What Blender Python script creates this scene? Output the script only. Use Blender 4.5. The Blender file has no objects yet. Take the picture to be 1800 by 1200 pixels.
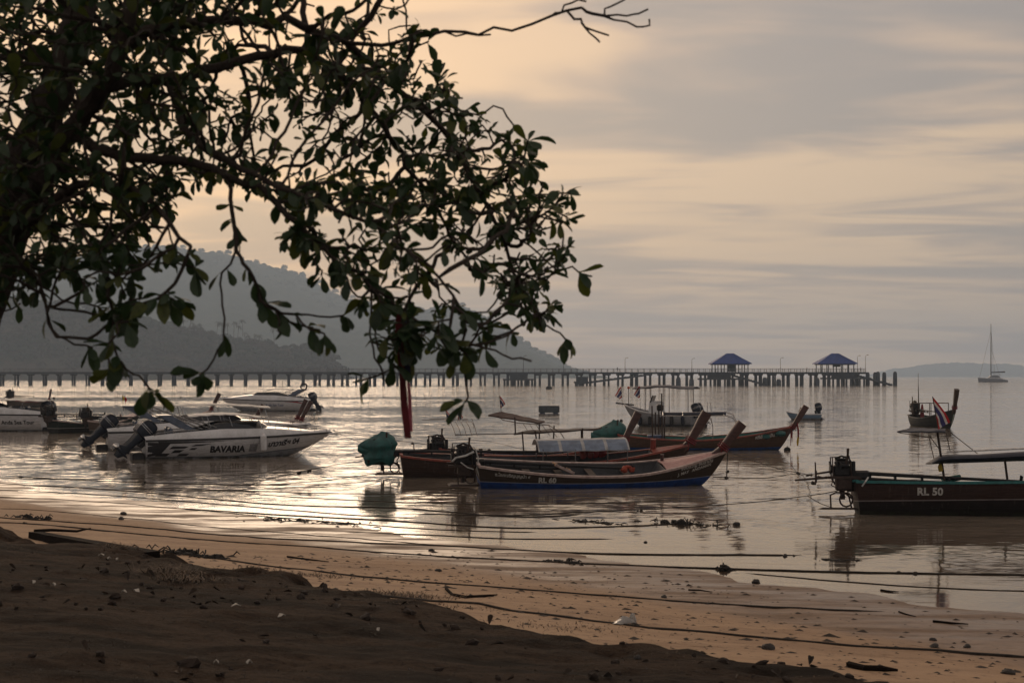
import bpy, math, random
import numpy as np
from mathutils import Vector, Matrix

R = math.radians
random.seed(7)
SC = bpy.context.scene
COL = SC.collection

# ------------------------------------------------------------------ camera
FPX, CAMH, HZ = 2750.0, 3.4, 661.0          # focal length in photo pixels, eye height over the water, horizon row
cam_d = bpy.data.cameras.new('camera')
cam = bpy.data.objects.new('camera', cam_d)
COL.objects.link(cam)
cam.location = (0, 0, CAMH)
cam.rotation_euler = (R(90), 0, 0)
cam_d.sensor_width = 36
cam_d.lens = 55
cam_d.shift_y = 61 / 1800
cam_d.clip_start = 0.1
cam_d.clip_end = 30000
cam_d.dof.use_dof = True
cam_d.dof.focus_distance = 52
cam_d.dof.aperture_fstop = 5.6
SC.camera = cam

# ------------------------------------------------------------------ sky and sun
SUN_AZ, SUN_EL = R(-13.0), R(13.0)            # azimuth from +Y (negative is left of the view), elevation
SUN_DIR = Vector((math.sin(SUN_AZ) * math.cos(SUN_EL), math.cos(SUN_AZ) * math.cos(SUN_EL), math.sin(SUN_EL)))
world = bpy.data.worlds.new('World')
SC.world = world
world.use_nodes = True
nt = world.node_tree
nt.nodes.clear()


class NT:
    """tiny node helper"""
    def __init__(s, tree):
        s.t = tree

    def n(s, kind, ins=None, **kw):
        nd = s.t.nodes.new(kind)
        for k, v in kw.items():
            setattr(nd, k, v)
        for k, v in (ins or {}).items():
            sock = nd.inputs[k]
            if isinstance(v, bpy.types.NodeSocket):
                s.t.links.new(v, sock)
            else:
                sock.default_value = v
        return nd

    def math(s, op, a, b=0.0, c=0.0, clamp=False):
        nd = s.n('ShaderNodeMath', {0: a, 1: b, 2: c}, operation=op)
        nd.use_clamp = clamp
        return nd.outputs[0]

    def mix(s, f, a, b, mode='MIX'):
        nd = s.n('ShaderNodeMix', {0: f, 6: a, 7: b}, data_type='RGBA', blend_type=mode)
        return nd.outputs[2]

    def ramp(s, f, stops, interp='LINEAR'):
        nd = s.n('ShaderNodeValToRGB', {0: f})
        cr = nd.color_ramp
        cr.interpolation = interp
        while len(cr.elements) < len(stops):
            cr.elements.new(0.5)
        for e, (p, c) in zip(cr.elements, stops):
            e.position = p
            e.color = c if len(c) == 4 else (*c, 1)
        return nd.outputs[0]

    def smooth(s, v, lo, hi):
        nd = s.n('ShaderNodeMapRange', {0: v, 1: lo, 2: hi, 3: 0.0, 4: 1.0}, interpolation_type='SMOOTHSTEP')
        return nd.outputs[0]


def g3(v):
    return (v, v, v, 1)


w = NT(nt)
tc = w.n('ShaderNodeTexCoord')
sep = w.n('ShaderNodeSeparateXYZ', {0: tc.outputs['Generated']})
zz = w.math('ADD', w.math('MAXIMUM', sep.outputs[2], 0.0), 0.085)
cx = w.math('MULTIPLY', w.math('DIVIDE', sep.outputs[0], zz), 0.50)
cy = w.math('DIVIDE', sep.outputs[1], zz)
cx = w.math('ADD', cx, w.math('MULTIPLY', cy, 0.10))
cv = w.n('ShaderNodeCombineXYZ', {0: cx, 1: cy, 2: 3.7}).outputs[0]
n1 = w.n('ShaderNodeTexNoise', {'Vector': cv, 'Scale': 0.95, 'Detail': 5.0, 'Roughness': 0.52, 'Distortion': 0.9}).outputs[0]
n2 = w.n('ShaderNodeTexNoise', {'Vector': cv, 'Scale': 2.6, 'Detail': 2.5, 'Roughness': 0.5, 'Distortion': 0.8}).outputs[0]
nn = w.math('ADD', w.math('MULTIPLY', n1, 0.66), w.math('MULTIPLY', n2, 0.34))
thick = w.smooth(nn, 0.415, 0.590)
cloud = w.ramp(thick, [(0.0, (0.300, 0.258, 0.246)), (0.5, (0.465, 0.350, 0.280)), (1.0, (0.69, 0.490, 0.325))])
# forward scattering of the veiled sun through the cloud sheet
dt = w.n('ShaderNodeVectorMath', {0: tc.outputs['Generated'], 1: SUN_DIR}, operation='DOT_PRODUCT').outputs['Value']
dtf = dt
dt = w.math('MAXIMUM', dt, 0.0)
glow1 = w.math('MULTIPLY', w.math('POWER', dt, 6.0), 0.19)
glow2 = w.math('MULTIPLY', w.math('POWER', dt, 40.0), 0.03)
gain = w.math('ADD', w.math('ADD', glow1, glow2), 0.49)
cloud = w.mix(1.0, cloud, w.n('ShaderNodeCombineColor', {0: gain, 1: gain, 2: gain}).outputs[0], 'MULTIPLY')
warm = w.mix(w.math('POWER', dt, 30.0), (1, 1, 1, 1), (1.10, 0.96, 0.83, 1))
cloud = w.mix(1.0, cloud, warm, 'MULTIPLY')
cool = w.mix(w.smooth(dtf, -0.4, 0.97), (0.82, 0.94, 1.10, 1), (1, 1, 1, 1))      # cloud turned away from the low sun is blue grey
cloud = w.mix(1.0, cloud, cool, 'MULTIPLY')
cloud = w.mix(1.0, cloud, (12.0, 12.0, 12.3, 1), 'MULTIPLY')
skyt = w.n('ShaderNodeTexSky', sky_type='NISHITA')
skyt.sun_disc = False
skyt.sun_elevation = SUN_EL
skyt.sun_rotation = SUN_AZ
skyt.air_density = 1.6
skyt.dust_density = 1.4
both = w.mix(0.93, skyt.outputs[0], cloud)
bg = w.n('ShaderNodeBackground', {0: both, 1: 0.1})
wo = w.n('ShaderNodeOutputWorld', {0: bg.outputs[0]})

sun_d = bpy.data.lights.new('sun', 'SUN')
sun = bpy.data.objects.new('sun', sun_d)
COL.objects.link(sun)
sun.rotation_euler = (-SUN_DIR).to_track_quat('-Z', 'Y').to_euler()
sun.location = (0, 0, 30)
sun_d.energy = 0.5
sun_d.angle = R(24)
sun_d.color = (1.0, 0.76, 0.54)

SC.view_settings.view_transform = 'Standard'
SC.view_settings.look = 'None'
SC.view_settings.exposure = 0.66
SC.view_settings.gamma = 1.0
SC.view_settings.use_curve_mapping = False
SC.cycles.max_bounces = 6
SC.cycles.diffuse_bounces = 2
SC.cycles.glossy_bounces = 3
SC.cycles.transmission_bounces = 4
SC.cycles.transparent_max_bounces = 10
SC.cycles.volume_bounces = 1
SC.cycles.use_denoising = True
SC.cycles.sample_clamp_indirect = 4.0
SC.cycles.caustics_reflective = False
SC.cycles.caustics_refractive = False

# ------------------------------------------------------------------ materials
MATS = {}


def mat(name, col, rough=0.6, metal=0.0, var=0.25, scale=6.0, bump=0.15, col2=None, stretch=(1, 1, 1), spec=0.5, trans=0.0, coat=0.0):
    """weathered procedural material: two noise octaves vary colour and roughness, fine noise gives relief"""
    if name in MATS:
        return MATS[name]
    m = bpy.data.materials.new(name)
    m.use_nodes = True
    t = NT(m.node_tree)
    b = m.node_tree.nodes['Principled BSDF']
    co = t.n('ShaderNodeTexCoord').outputs['Object']
    mp = t.n('ShaderNodeMapping', {0: co, 3: stretch}).outputs[0]
    a = t.n('ShaderNodeTexNoise', {'Vector': mp, 'Scale': scale, 'Detail': 5.0, 'Roughness': 0.65}).outputs[0]
    f = t.n('ShaderNodeTexNoise', {'Vector': mp, 'Scale': scale * 7, 'Detail': 3.0}).outputs[0]
    c1 = (*col, 1)
    c2 = (*(col2 if col2 else tuple(c * (1 - var) * 0.8 for c in col)), 1)
    k = t.smooth(a, 0.36, 0.66)
    t.t.links.new(t.mix(k, c1, c2), b.inputs['Base Color'])
    t.t.links.new(t.math('ADD', t.math('MULTIPLY', f, 0.25), max(0.02, rough - 0.12)), b.inputs['Roughness'])
    b.inputs['Metallic'].default_value = metal
    b.inputs['Specular IOR Level'].default_value = spec
    b.inputs['Coat Weight'].default_value = coat
    if bump:
        bp = t.n('ShaderNodeBump', {'Strength': bump, 'Distance': 0.02, 'Height': f})
        t.t.links.new(bp.outputs[0], b.inputs['Normal'])
    if trans:
        tl = t.n('ShaderNodeBsdfTranslucent', {0: c1})
        ms = t.n('ShaderNodeMixShader', {0: trans, 1: b.outputs[0], 2: tl.outputs[0]})
        t.t.links.new(ms.outputs[0], m.node_tree.nodes['Material Output'].inputs[0])
    MATS[name] = m
    return m


def hull_mat(name, top, bottom, stripe, z_bot, z_str, slope=0.0, rough=0.72, x0=0.0, plank=True):
    """painted hull: antifouling below, a boot stripe, paint or varnish above, plank seams and scuffs"""
    m = bpy.data.materials.new(name)
    m.use_nodes = True
    t = NT(m.node_tree)
    b = m.node_tree.nodes['Principled BSDF']
    b.inputs['Specular IOR Level'].default_value = 0.28 if plank else 0.45
    co = t.n('ShaderNodeTexCoord').outputs['Object']
    s = t.n('ShaderNodeSeparateXYZ', {0: co})
    nz = t.n('ShaderNodeTexNoise', {'Vector': co, 'Scale': 3.0, 'Detail': 6.0, 'Roughness': 0.7}).outputs[0]
    st = t.n('ShaderNodeMapping', {0: co, 3: (0.7, 1, 9)}).outputs[0]
    gr = t.n('ShaderNodeTexNoise', {'Vector': st, 'Scale': 4.0, 'Detail': 6.0, 'Roughness': 0.7}).outputs[0]
    xx = t.math('MAXIMUM', t.math('SUBTRACT', s.outputs[0], x0), 0.0)
    zc = t.math('SUBTRACT', s.outputs[2], t.math('MULTIPLY', xx, slope))
    zc = t.math('ADD', zc, t.math('MULTIPLY', t.math('SUBTRACT', nz, 0.5), 0.012))
    k1 = t.smooth(zc, z_bot - 0.006, z_bot + 0.006)
    k2 = t.smooth(zc, z_str - 0.006, z_str + 0.006)
    tv = t.mix(t.smooth(gr, 0.35, 0.7), (*top, 1), (*[c * 0.55 for c in top], 1))
    bv = t.mix(t.smooth(nz, 0.4, 0.7), (*bottom, 1), (*[c * 0.5 for c in bottom], 1))
    sv = t.mix(t.smooth(gr, 0.45, 0.75), (*stripe, 1), (*[c * 0.5 for c in stripe], 1))
    c = t.mix(k2, t.mix(k1, bv, sv), tv)
    sm = t.n('ShaderNodeMapping', {0: co, 3: (5, 3, 0.9)}).outputs[0]
    sn = t.n('ShaderNodeTexNoise', {'Vector': sm, 'Scale': 2.2, 'Detail': 6.0, 'Roughness': 0.75}).outputs[0]
    c = t.mix(t.math('MULTIPLY', t.smooth(sn, 0.56, 0.72), 0.55), c, t.mix(0.5, c, (0.16, 0.14, 0.12, 1)))     # rubbed and faded patches
    c = t.mix(t.math('MULTIPLY', t.math('SUBTRACT', 1.0, t.smooth(sn, 0.28, 0.42)), 0.6), c, t.mix(0.7, c, (0.012, 0.010, 0.008, 1)))
    # slime line just above the water
    sl = t.math('MULTIPLY', t.math('SUBTRACT', 1.0, t.smooth(s.outputs[2], 0.02, 0.10)), t.smooth(nz, 0.35, 0.6))
    c = t.mix(t.math('MULTIPLY', sl, 0.7), c, (0.03, 0.035, 0.02, 1))
    t.t.links.new(c, b.inputs['Base Color'])
    t.t.links.new(t.math('ADD', t.math('MULTIPLY', gr, 0.3), rough - 0.15), b.inputs['Roughness'])
    h = gr
    if plank:
        pl = t.math('ABSOLUTE', t.math('SUBTRACT', t.math('FRACT', t.math('MULTIPLY', s.outputs[2], 7.0)), 0.5))
        h = t.math('SUBTRACT', t.math('MULTIPLY', gr, 0.3), t.smooth(pl, 0.46, 0.5))
    bp = t.n('ShaderNodeBump', {'Strength': 0.5 if plank else 0.08, 'Distance': 0.012, 'Height': h})
    t.t.links.new(bp.outputs[0], b.inputs['Normal'])
    return m


WOOD_DARK = mat('dark_wood', (0.050, 0.028, 0.018), 0.55, scale=3, stretch=(1, 6, 6))
WOOD_RED = mat('red_brown_wood', (0.075, 0.034, 0.030), 0.55, scale=3, stretch=(1, 5, 5), col2=(0.040, 0.019, 0.017))
WOOD_GREY = mat('weathered_wood', (0.09, 0.068, 0.052), 0.8, scale=4, stretch=(1, 6, 6))
PINK_DECK = mat('faded_pink_deck_paint', (0.50, 0.29, 0.26), 0.6, scale=5, stretch=(1, 5, 2), col2=(0.30, 0.16, 0.145))
RAIL_PALE = mat('pale_rail_paint', (0.48, 0.38, 0.35), 0.55, scale=6, col2=(0.30, 0.22, 0.20))
RAIL_RED = mat('red_rail_paint', (0.26, 0.055, 0.035), 0.5, scale=6, col2=(0.14, 0.04, 0.03))
RAIL_TEAL = mat('teal_rail_paint', (0.015, 0.15, 0.15), 0.5, scale=6)
TEAL_IN = mat('teal_inside_paint', (0.02, 0.15, 0.13), 0.6, scale=4)
GREY_IN = mat('grey_inside_paint', (0.045, 0.048, 0.055), 0.65, scale=4)
BLUE_IN = mat('blue_inside_paint', (0.05, 0.075, 0.14), 0.65, scale=4)
TARP_TEAL = mat('teal_tarpaulin', (0.010, 0.095, 0.09), 0.5, scale=5, bump=0.3)
TARP_BLUE = mat('navy_tarpaulin', (0.022, 0.028, 0.05), 0.6, scale=5, bump=0.3)
TARP_WHITE = mat('white_tarpaulin', (0.62, 0.62, 0.62), 0.5, scale=4, bump=0.2, trans=0.35)
TARP_PALEBLUE = mat('pale_blue_tarpaulin', (0.27, 0.34, 0.46), 0.5, scale=4, bump=0.2, trans=0.35)
TARP_BROWN = mat('brown_tarpaulin', (0.075, 0.038, 0.030), 0.8, scale=5, bump=0.3, trans=0.15)
RIBBON = mat('dark_red_ribbon', (0.20, 0.018, 0.024), 0.85, scale=9)
IRON = mat('greasy_iron', (0.022, 0.022, 0.024), 0.45, metal=0.6, scale=12, bump=0.3)
RUST = mat('rusty_steel', (0.055, 0.035, 0.028), 0.7, metal=0.3, scale=14, bump=0.3)
STEEL = mat('stainless_tube', (0.42, 0.42, 0.43), 0.25, metal=0.9, scale=10, bump=0.05)
PIPE_WHITE = mat('white_hose', (0.55, 0.55, 0.53), 0.5)
RUBBER = mat('black_rubber', (0.018, 0.018, 0.018), 0.8)
GEL_WHITE = mat('white_gelcoat', (0.62, 0.62, 0.63), 0.28, scale=2, bump=0.03, coat=0.3, col2=(0.50, 0.50, 0.50))
GEL_SHADE = mat('dark_acrylic_screen', (0.010, 0.012, 0.016), 0.12, scale=2, bump=0.02)
COWL = mat('dark_blue_cowling', (0.009, 0.014, 0.028), 0.38, scale=3, bump=0.03, spec=0.3)
ARCH_BLUE = mat('blue_grey_arch', (0.10, 0.13, 0.19), 0.4, scale=4, bump=0.05)
BLACK_PAINT = mat('black_paint', (0.012, 0.012, 0.014), 0.45)
LETTER_WHITE = mat('white_lettering', (0.46, 0.45, 0.43), 0.6, scale=14, col2=(0.30, 0.29, 0.27))
SPEC_LOW = None
LETTER_BLACK = mat('black_lettering', (0.012, 0.012, 0.016), 0.5)
ORANGE = mat('orange_plastic', (0.55, 0.10, 0.03), 0.6)
RED_CLOTH = mat('red_cloth', (0.42, 0.025, 0.03), 0.85, scale=9, trans=0.25)
YEL_CLOTH = mat('yellow_cloth', (0.60, 0.42, 0.05), 0.85, scale=9, trans=0.3)
PINK_CLOTH = mat('pink_cloth', (0.55, 0.16, 0.22), 0.85, scale=9, trans=0.25)
BLUE_CLOTH = mat('blue_cloth', (0.05, 0.05, 0.16), 0.85, scale=9, trans=0.2)
GREEN_CLOTH = mat('green_cloth', (0.05, 0.16, 0.05), 0.85, scale=9)
WHITE_CLOTH = mat('white_cloth', (0.62, 0.60, 0.58), 0.85, scale=9, trans=0.2)
ROPE = mat('dark_mooring_rope', (0.035, 0.028, 0.022), 0.9, scale=30, bump=0.5)
CONCRETE = mat('pier_concrete', (0.045, 0.055, 0.07), 0.85, scale=0.4, bump=0.2)
CONCRETE_PALE = mat('pale_concrete', (0.22, 0.23, 0.25), 0.85, scale=0.4, bump=0.2)
ROOF_BLUE = mat('blue_roof_sheet', (0.004, 0.045, 0.28), 0.6, scale=0.8, stretch=(4, 1, 1))
BARK = mat('tree_bark', (0.045, 0.034, 0.027), 0.9, scale=14, bump=0.8, stretch=(1, 1, 0.3))
LEAFM = mat('green_leaf', (0.034, 0.066, 0.024), 0.45, scale=5, bump=0.1, col2=(0.020, 0.046, 0.022), trans=0.36)
LEAFY = mat('yellow_green_leaf', (0.085, 0.110, 0.022), 0.5, scale=5, bump=0.1, trans=0.4)
FLOAT_BLUE = mat('blue_float_plastic', (0.03, 0.06, 0.12), 0.5)


# ------------------------------------------------------------------ mesh helpers
def obj(name, me, parent=None, mats=None):
    o = bpy.data.objects.new(name, me)
    COL.objects.link(o)
    if parent is not None:
        o.parent = parent
    if mats is not None and me is not None:
        if len(me.materials):
            me.materials.clear()
        for m in (mats if isinstance(mats, (list, tuple)) else [mats]):
            me.materials.append(m)
    return o


def tag(o, label, cat=None, group=None, kind=None):
    if label:
        o['label'] = label
    if cat:
        o['category'] = cat
    if group:
        o['group'] = group
    if kind:
        o['kind'] = kind
    return o


def empty(name, loc, rz=0.0):
    o = bpy.data.objects.new(name, None)
    COL.objects.link(o)
    o.location = loc
    o.rotation_euler = (0, 0, rz)
    o.empty_display_size = 0.2
    return o


def np_mesh(name, verts, faces, smooth=True):
    """fast mesh from an (n,3) array and an (m,k) array of equal-sized faces"""
    me = bpy.data.meshes.new(name)
    verts = np.asarray(verts, dtype=np.float32)
    faces = np.asarray(faces, dtype=np.int32)
    k = faces.shape[1]
    me.vertices.add(len(verts))
    me.vertices.foreach_set('co', verts.ravel())
    me.loops.add(faces.size)
    me.loops.foreach_set('vertex_index', faces.ravel())
    me.polygons.add(len(faces))
    me.polygons.foreach_set('loop_start', np.arange(0, faces.size, k, dtype=np.int32))
    me.polygons.foreach_set('loop_total', np.full(len(faces), k, dtype=np.int32))
    me.update(calc_edges=True)
    if smooth:
        me.polygons.foreach_set('use_smooth', np.ones(len(faces), dtype=bool))
    me.validate()
    return me


class MB:
    """collects shapes of ONE part"""
    def __init__(s):
        s.v, s.f, s.m, s.cur = [], [], [], 0

    def add(s, vs, fs):
        o = len(s.v)
        s.v += [tuple(p) for p in vs]
        for f in fs:
            s.f.append(tuple(i + o for i in f))
            s.m.append(s.cur)
        return s

    def box(s, c, size, rot=None, taper=1.0, bev=0.0):
        x, y, z = (k / 2 for k in size)
        pts = []
        if bev <= 0:
            for sz in (-1, 1):
                k = taper if sz > 0 else 1
                for sx, sy in ((-1, -1), (1, -1), (1, 1), (-1, 1)):
                    pts.append(Vector((sx * x * k, sy * y * k, sz * z)))
            fs = [(3, 2, 1, 0), (4, 5, 6, 7), (0, 1, 5, 4), (1, 2, 6, 5), (2, 3, 7, 6), (3, 0, 4, 7)]
        else:
            b = min(bev, x * .9, y * .9, z * .9)
            rings = [(-z, x - b, y - b), (-z + b, x, y), (z - b, x * taper, y * taper), (z, (x - b) * taper, (y - b) * taper)]
            fs = []
            for i, (h, a, d) in enumerate(rings):
                for px, py in ((-a + b, -d), (a - b, -d), (a, -d + b), (a, d - b), (a - b, d), (-a + b, d), (-a, d - b), (-a, -d + b)):
                    pts.append(Vector((px, py, h)))
            for i in range(3):
                for j in range(8):
                    k = (j + 1) % 8
                    fs.append((i * 8 + j, i * 8 + k, i * 8 + 8 + k, i * 8 + 8 + j))
            fs += [tuple(range(7, -1, -1)), tuple(range(24, 32))]
        if rot is not None:
            pts = [rot @ p for p in pts]
        c = Vector(c)
        return s.add([p + c for p in pts], fs)

    def tube(s, path, r, n=6, cap=True):
        path = [Vector(p) for p in path]
        rr = r if isinstance(r, (list, tuple)) else [r] * len(path)
        pts, fs = [], []
        up = None
        for i, p in enumerate(path):
            a = path[max(i - 1, 0)]
            b = path[min(i + 1, len(path) - 1)]
            d = (b - a)
            d = d.normalized() if d.length > 1e-9 else Vector((0, 0, 1))
            if up is None:
                up = Vector((0, 0, 1)) if abs(d.z) < 0.9 else Vector((1, 0, 0))
            u = (up - d * up.dot(d))
            u = u.normalized() if u.length > 1e-6 else d.orthogonal().normalized()
            up = u
            w_ = d.cross(u)
            for j in range(n):
                t = 2 * math.pi * j / n
                pts.append(p + (u * math.cos(t) + w_ * math.sin(t)) * rr[i])
        for i in range(len(path) - 1):
            for j in range(n):
                k = (j + 1) % n
                fs.append((i * n + j, i * n + k, i * n + n + k, i * n + n + j))
        if cap:
            fs.append(tuple(range(n - 1, -1, -1)))
            fs.append(tuple(range((len(path) - 1) * n, len(path) * n)))
        return s.add(pts, fs)

    def loft(s, secs, cap=True):
        """secs: list of equal-length closed rings of points"""
        n = len(secs[0])
        pts = [p for r in secs for p in r]
        fs = []
        for i in range(len(secs) - 1):
            for j in range(n):
                k = (j + 1) % n
                fs.append((i * n + j, i * n + k, i * n + n + k, i * n + n + j))
        if cap:
            fs.append(tuple(range(n - 1, -1, -1)))
            fs.append(tuple(range((len(secs) - 1) * n, len(secs) * n)))
        return s.add(pts, fs)

    def grid(s, rows, flip=False):
        n = len(rows[0])
        pts = [p for r in rows for p in r]
        fs = []
        for i in range(len(rows) - 1):
            for j in range(n - 1):
                q = (i * n + j, i * n + j + 1, i * n + n + j + 1, i * n + n + j)
                fs.append(q[::-1] if flip else q)
        return s.add(pts, fs)

    def sheet(s, rows, th=0.01):
        """closed thin slab from a grid of points, thickness along -z"""
        lo = [[Vector(p) - Vector((0, 0, th)) for p in r] for r in rows]
        s.grid(rows)
        s.grid(lo, True)
        edge = list(rows[0]) + [r[-1] for r in rows[1:]] + list(rows[-1])[-2::-1] + [r[0] for r in rows[-2:0:-1]]
        le = [Vector(p) - Vector((0, 0, th)) for p in edge]
        n = len(edge)
        return s.add(edge + le, [(j, (j + 1) % n, n + (j + 1) % n, n + j) for j in range(n)])

    def blob(s, c, r, n=8, m=6, jit=0.0, rnd=random):
        c = Vector(c)
        r = Vector(r) if not isinstance(r, (int, float)) else Vector((r, r, r))
        pts = [c - Vector((0, 0, r.z))]
        for i in range(1, m):
            ph = math.pi * i / m - math.pi / 2
            for j in range(n):
                t = 2 * math.pi * j / n
                k = 1 + rnd.uniform(-jit, jit)
                pts.append(c + Vector((r.x * math.cos(ph) * math.cos(t), r.y * math.cos(ph) * math.sin(t), r.z * math.sin(ph))) * k if jit == 0 else
                           c + Vector((r.x * math.cos(ph) * math.cos(t) * k, r.y * math.cos(ph) * math.sin(t) * k, r.z * math.sin(ph) * k)))
        pts.append(c + Vector((0, 0, r.z)))
        fs = [(0, 1 + (j + 1) % n, 1 + j) for j in range(n)]
        for i in range(m - 2):
            for j in range(n):
                k = (j + 1) % n
                fs.append((1 + i * n + j, 1 + i * n + k, 1 + (i + 1) * n + k, 1 + (i + 1) * n + j))
        e = len(pts) - 1
        b = 1 + (m - 2) * n
        fs += [(e, b + j, b + (j + 1) % n) for j in range(n)]
        return s.add(pts, fs)

    def mesh(s, name, smooth=False):
        me = bpy.data.meshes.new(name)
        me.from_pydata(s.v, [], s.f)
        me.update()
        if len(set(s.m)) > 1:
            me.polygons.foreach_set('material_index', s.m)
        if smooth:
            me.polygons.foreach_set('use_smooth', [True] * len(me.polygons))
            try:
                me.set_sharp_from_angle(angle=R(40))
            except Exception:
                pass
        return me

    def build(s, name, m, parent=None, smooth=False):
        return obj(name, s.mesh(name, smooth), parent, m)


def copy_tree(o, parent=None):
    c = o.copy()
    COL.objects.link(c)
    c.parent = parent
    for ch in [k for k in bpy.data.objects if k.parent == o]:
        copy_tree(ch, c)
    return c


def superellipse(c, u, v, a, b, n=14, e=3.0):
    out = []
    for j in range(n):
        t = 2 * math.pi * (j + 0.5) / n
        ct, st = math.cos(t), math.sin(t)
        out.append(c + u * (a * math.copysign(abs(ct) ** (2 / e), ct)) + v * (b * math.copysign(abs(st) ** (2 / e), st)))
    return out


def text_geo(body, size, shear=0.0, bold=0.0, spacing=1.0):
    cu = bpy.data.curves.new('lettering', 'FONT')
    cu.body = body
    cu.size = size
    cu.shear = shear
    cu.offset = bold
    cu.space_character = spacing
    cu.resolution_u = 3
    cu.fill_mode = 'FRONT'
    ob = bpy.data.objects.new('lettering', cu)
    COL.objects.link(ob)
    bpy.context.view_layer.update()
    dg = bpy.context.evaluated_depsgraph_get()
    me = bpy.data.meshes.new_from_object(ob.evaluated_get(dg))
    bpy.data.objects.remove(ob)
    bpy.data.curves.remove(cu)
    return me


# ------------------------------------------------------------------ numpy noise
def vnoise(x, y, seed=0):
    xi, yi = np.floor(x).astype(np.int64), np.floor(y).astype(np.int64)
    fx, fy = x - xi, y - yi
    fx, fy = fx * fx * (3 - 2 * fx), fy * fy * (3 - 2 * fy)

    def h(i, j):
        n = (i * 374761393 + j * 668265263 + seed * 982451653) & 0x7fffffff
        n = ((n ^ (n >> 13)) * 1274126177) & 0x7fffffff
        return ((n ^ (n >> 16)) & 0xffff) / 65535.0
    return (h(xi, yi) * (1 - fx) + h(xi + 1, yi) * fx) * (1 - fy) + (h(xi, yi + 1) * (1 - fx) + h(xi + 1, yi + 1) * fx) * fy


def fbm(x, y, oct=4, seed=0, gain=0.5):
    a, s, t = 1.0, 0.0, 0.0
    for k in range(oct):
        s = s + a * (vnoise(x, y, seed + k) - 0.5)
        t += a
        a *= gain
        x, y = x * 2.03 + 7.1, y * 2.03 + 3.7
    return s / t * 2


# ------------------------------------------------------------------ place of things
def pix(x, y, d):
    return Vector(((x - 900) / FPX * d, d, CAMH - (y - HZ) / FPX * d))


def wat(x, y):
    return pix(x, y, CAMH * FPX / (y - HZ))


def shore_s(X, Y):
    """metres inland of the water's edge"""
    return 20.0 - (0.76 * X + 0.65 * Y) + 0.9 * fbm(X * 0.11, Y * 0.11, 3, 5)


def beach_z(X, Y):
    s = shore_s(X, Y)
    z = np.where(s < 0, np.maximum(0.030 * s, -2.5 + 0.0 * s), np.where(s < 3, 0.022 * s, 0.066 + 0.078 * (s - 3)))
    near = np.clip((60 - Y) / 10, 0, 1)
    z = z + near * (0.030 * fbm(X * 0.45, Y * 0.45, 4, 11) + 0.016 * fbm(X * 2.2, Y * 2.2, 3, 21) * np.clip((s + 1) / 3, 0, 1))
    return z


def bank_s(X, Y):
    return shore_s(X, Y) - 8.3 + 0.9 * fbm(X * 0.5, Y * 0.5, 3, 31) + 0.35 * fbm(X * 2.3, Y * 2.3, 2, 33)


def bank_z(X, Y):
    s = bank_s(X, Y)
    k = np.clip(s / 0.9, 0, 1)
    z = beach_z(X, Y) * 0 + 0.44 + 0.35 * k * (2 - k) + 0.085 * np.maximum(s - 0.5, 0)
    z = z + np.clip(s * 2, 0, 1) * (0.04 * fbm(X * 0.9, Y * 0.9, 4, 41) + 0.022 * fbm(X * 4, Y * 4, 2, 43))
    return np.where(s < 0, z + 1.2 * s, z)


GX0, GY0, GST = -40.0, 4.0, 0.1
_gx, _gy = np.meshgrid(np.arange(GX0, 26, GST), np.arange(GY0, 70, GST))
GGRID = np.maximum(beach_z(_gx, _gy), bank_z(_gx, _gy))


def gsample(X, Y):
    """height of the sand or bank, bilinear from the table"""
    u = np.clip((X - GX0) / GST, 0, GGRID.shape[1] - 2)
    v = np.clip((Y - GY0) / GST, 0, GGRID.shape[0] - 2)
    i, j = u.astype(int), v.astype(int)
    fu, fv = u - i, v - j
    return (GGRID[j, i] * (1 - fu) + GGRID[j, i + 1] * fu) * (1 - fv) + (GGRID[j + 1, i] * (1 - fu) + GGRID[j + 1, i + 1] * fu) * fv


def ground_z(X, Y):
    u = min(max((X - GX0) / GST, 0), GGRID.shape[1] - 2)
    v = min(max((Y - GY0) / GST, 0), GGRID.shape[0] - 2)
    i, j = int(u), int(v)
    fu, fv = u - i, v - j
    return float((GGRID[j, i] * (1 - fu) + GGRID[j, i + 1] * fu) * (1 - fv) + (GGRID[j + 1, i] * (1 - fu) + GGRID[j + 1, i + 1] * fu) * fv)


DRAY = np.arange(6.0, 69.0, 0.04)


def gp(x, y, water=True):
    """ground (or water) point seen at photo pixel x, y"""
    X = (x - 900) / FPX * DRAY
    Z = CAMH - (y - HZ) / FPX * DRAY
    g = gsample(X, DRAY)
    if water:
        g = np.maximum(g, 0.0)
    hit = np.nonzero(Z <= g)[0]
    if len(hit) == 0:
        return wat(x, y)
    k = hit[0]
    return Vector((float(X[k]), float(DRAY[k]), float(g[k])))


# ================================================================== THE SETTING
def tensor(xs, ys, fn):
    X, Y = np.meshgrid(np.array(xs), np.array(ys))
    Z = fn(X, Y)
    v = np.stack([X.ravel(), Y.ravel(), Z.ravel()], 1)
    nx, ny = len(xs), len(ys)
    i = np.arange(nx * ny).reshape(ny, nx)
    f = np.stack([i[:-1, :-1].ravel(), i[:-1, 1:].ravel(), i[1:, 1:].ravel(), i[1:, :-1].ravel()], 1)
    return v, f


def geo(a, b, n):
    return list(np.sign(b) * np.geomspace(abs(a), abs(b), n))


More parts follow.
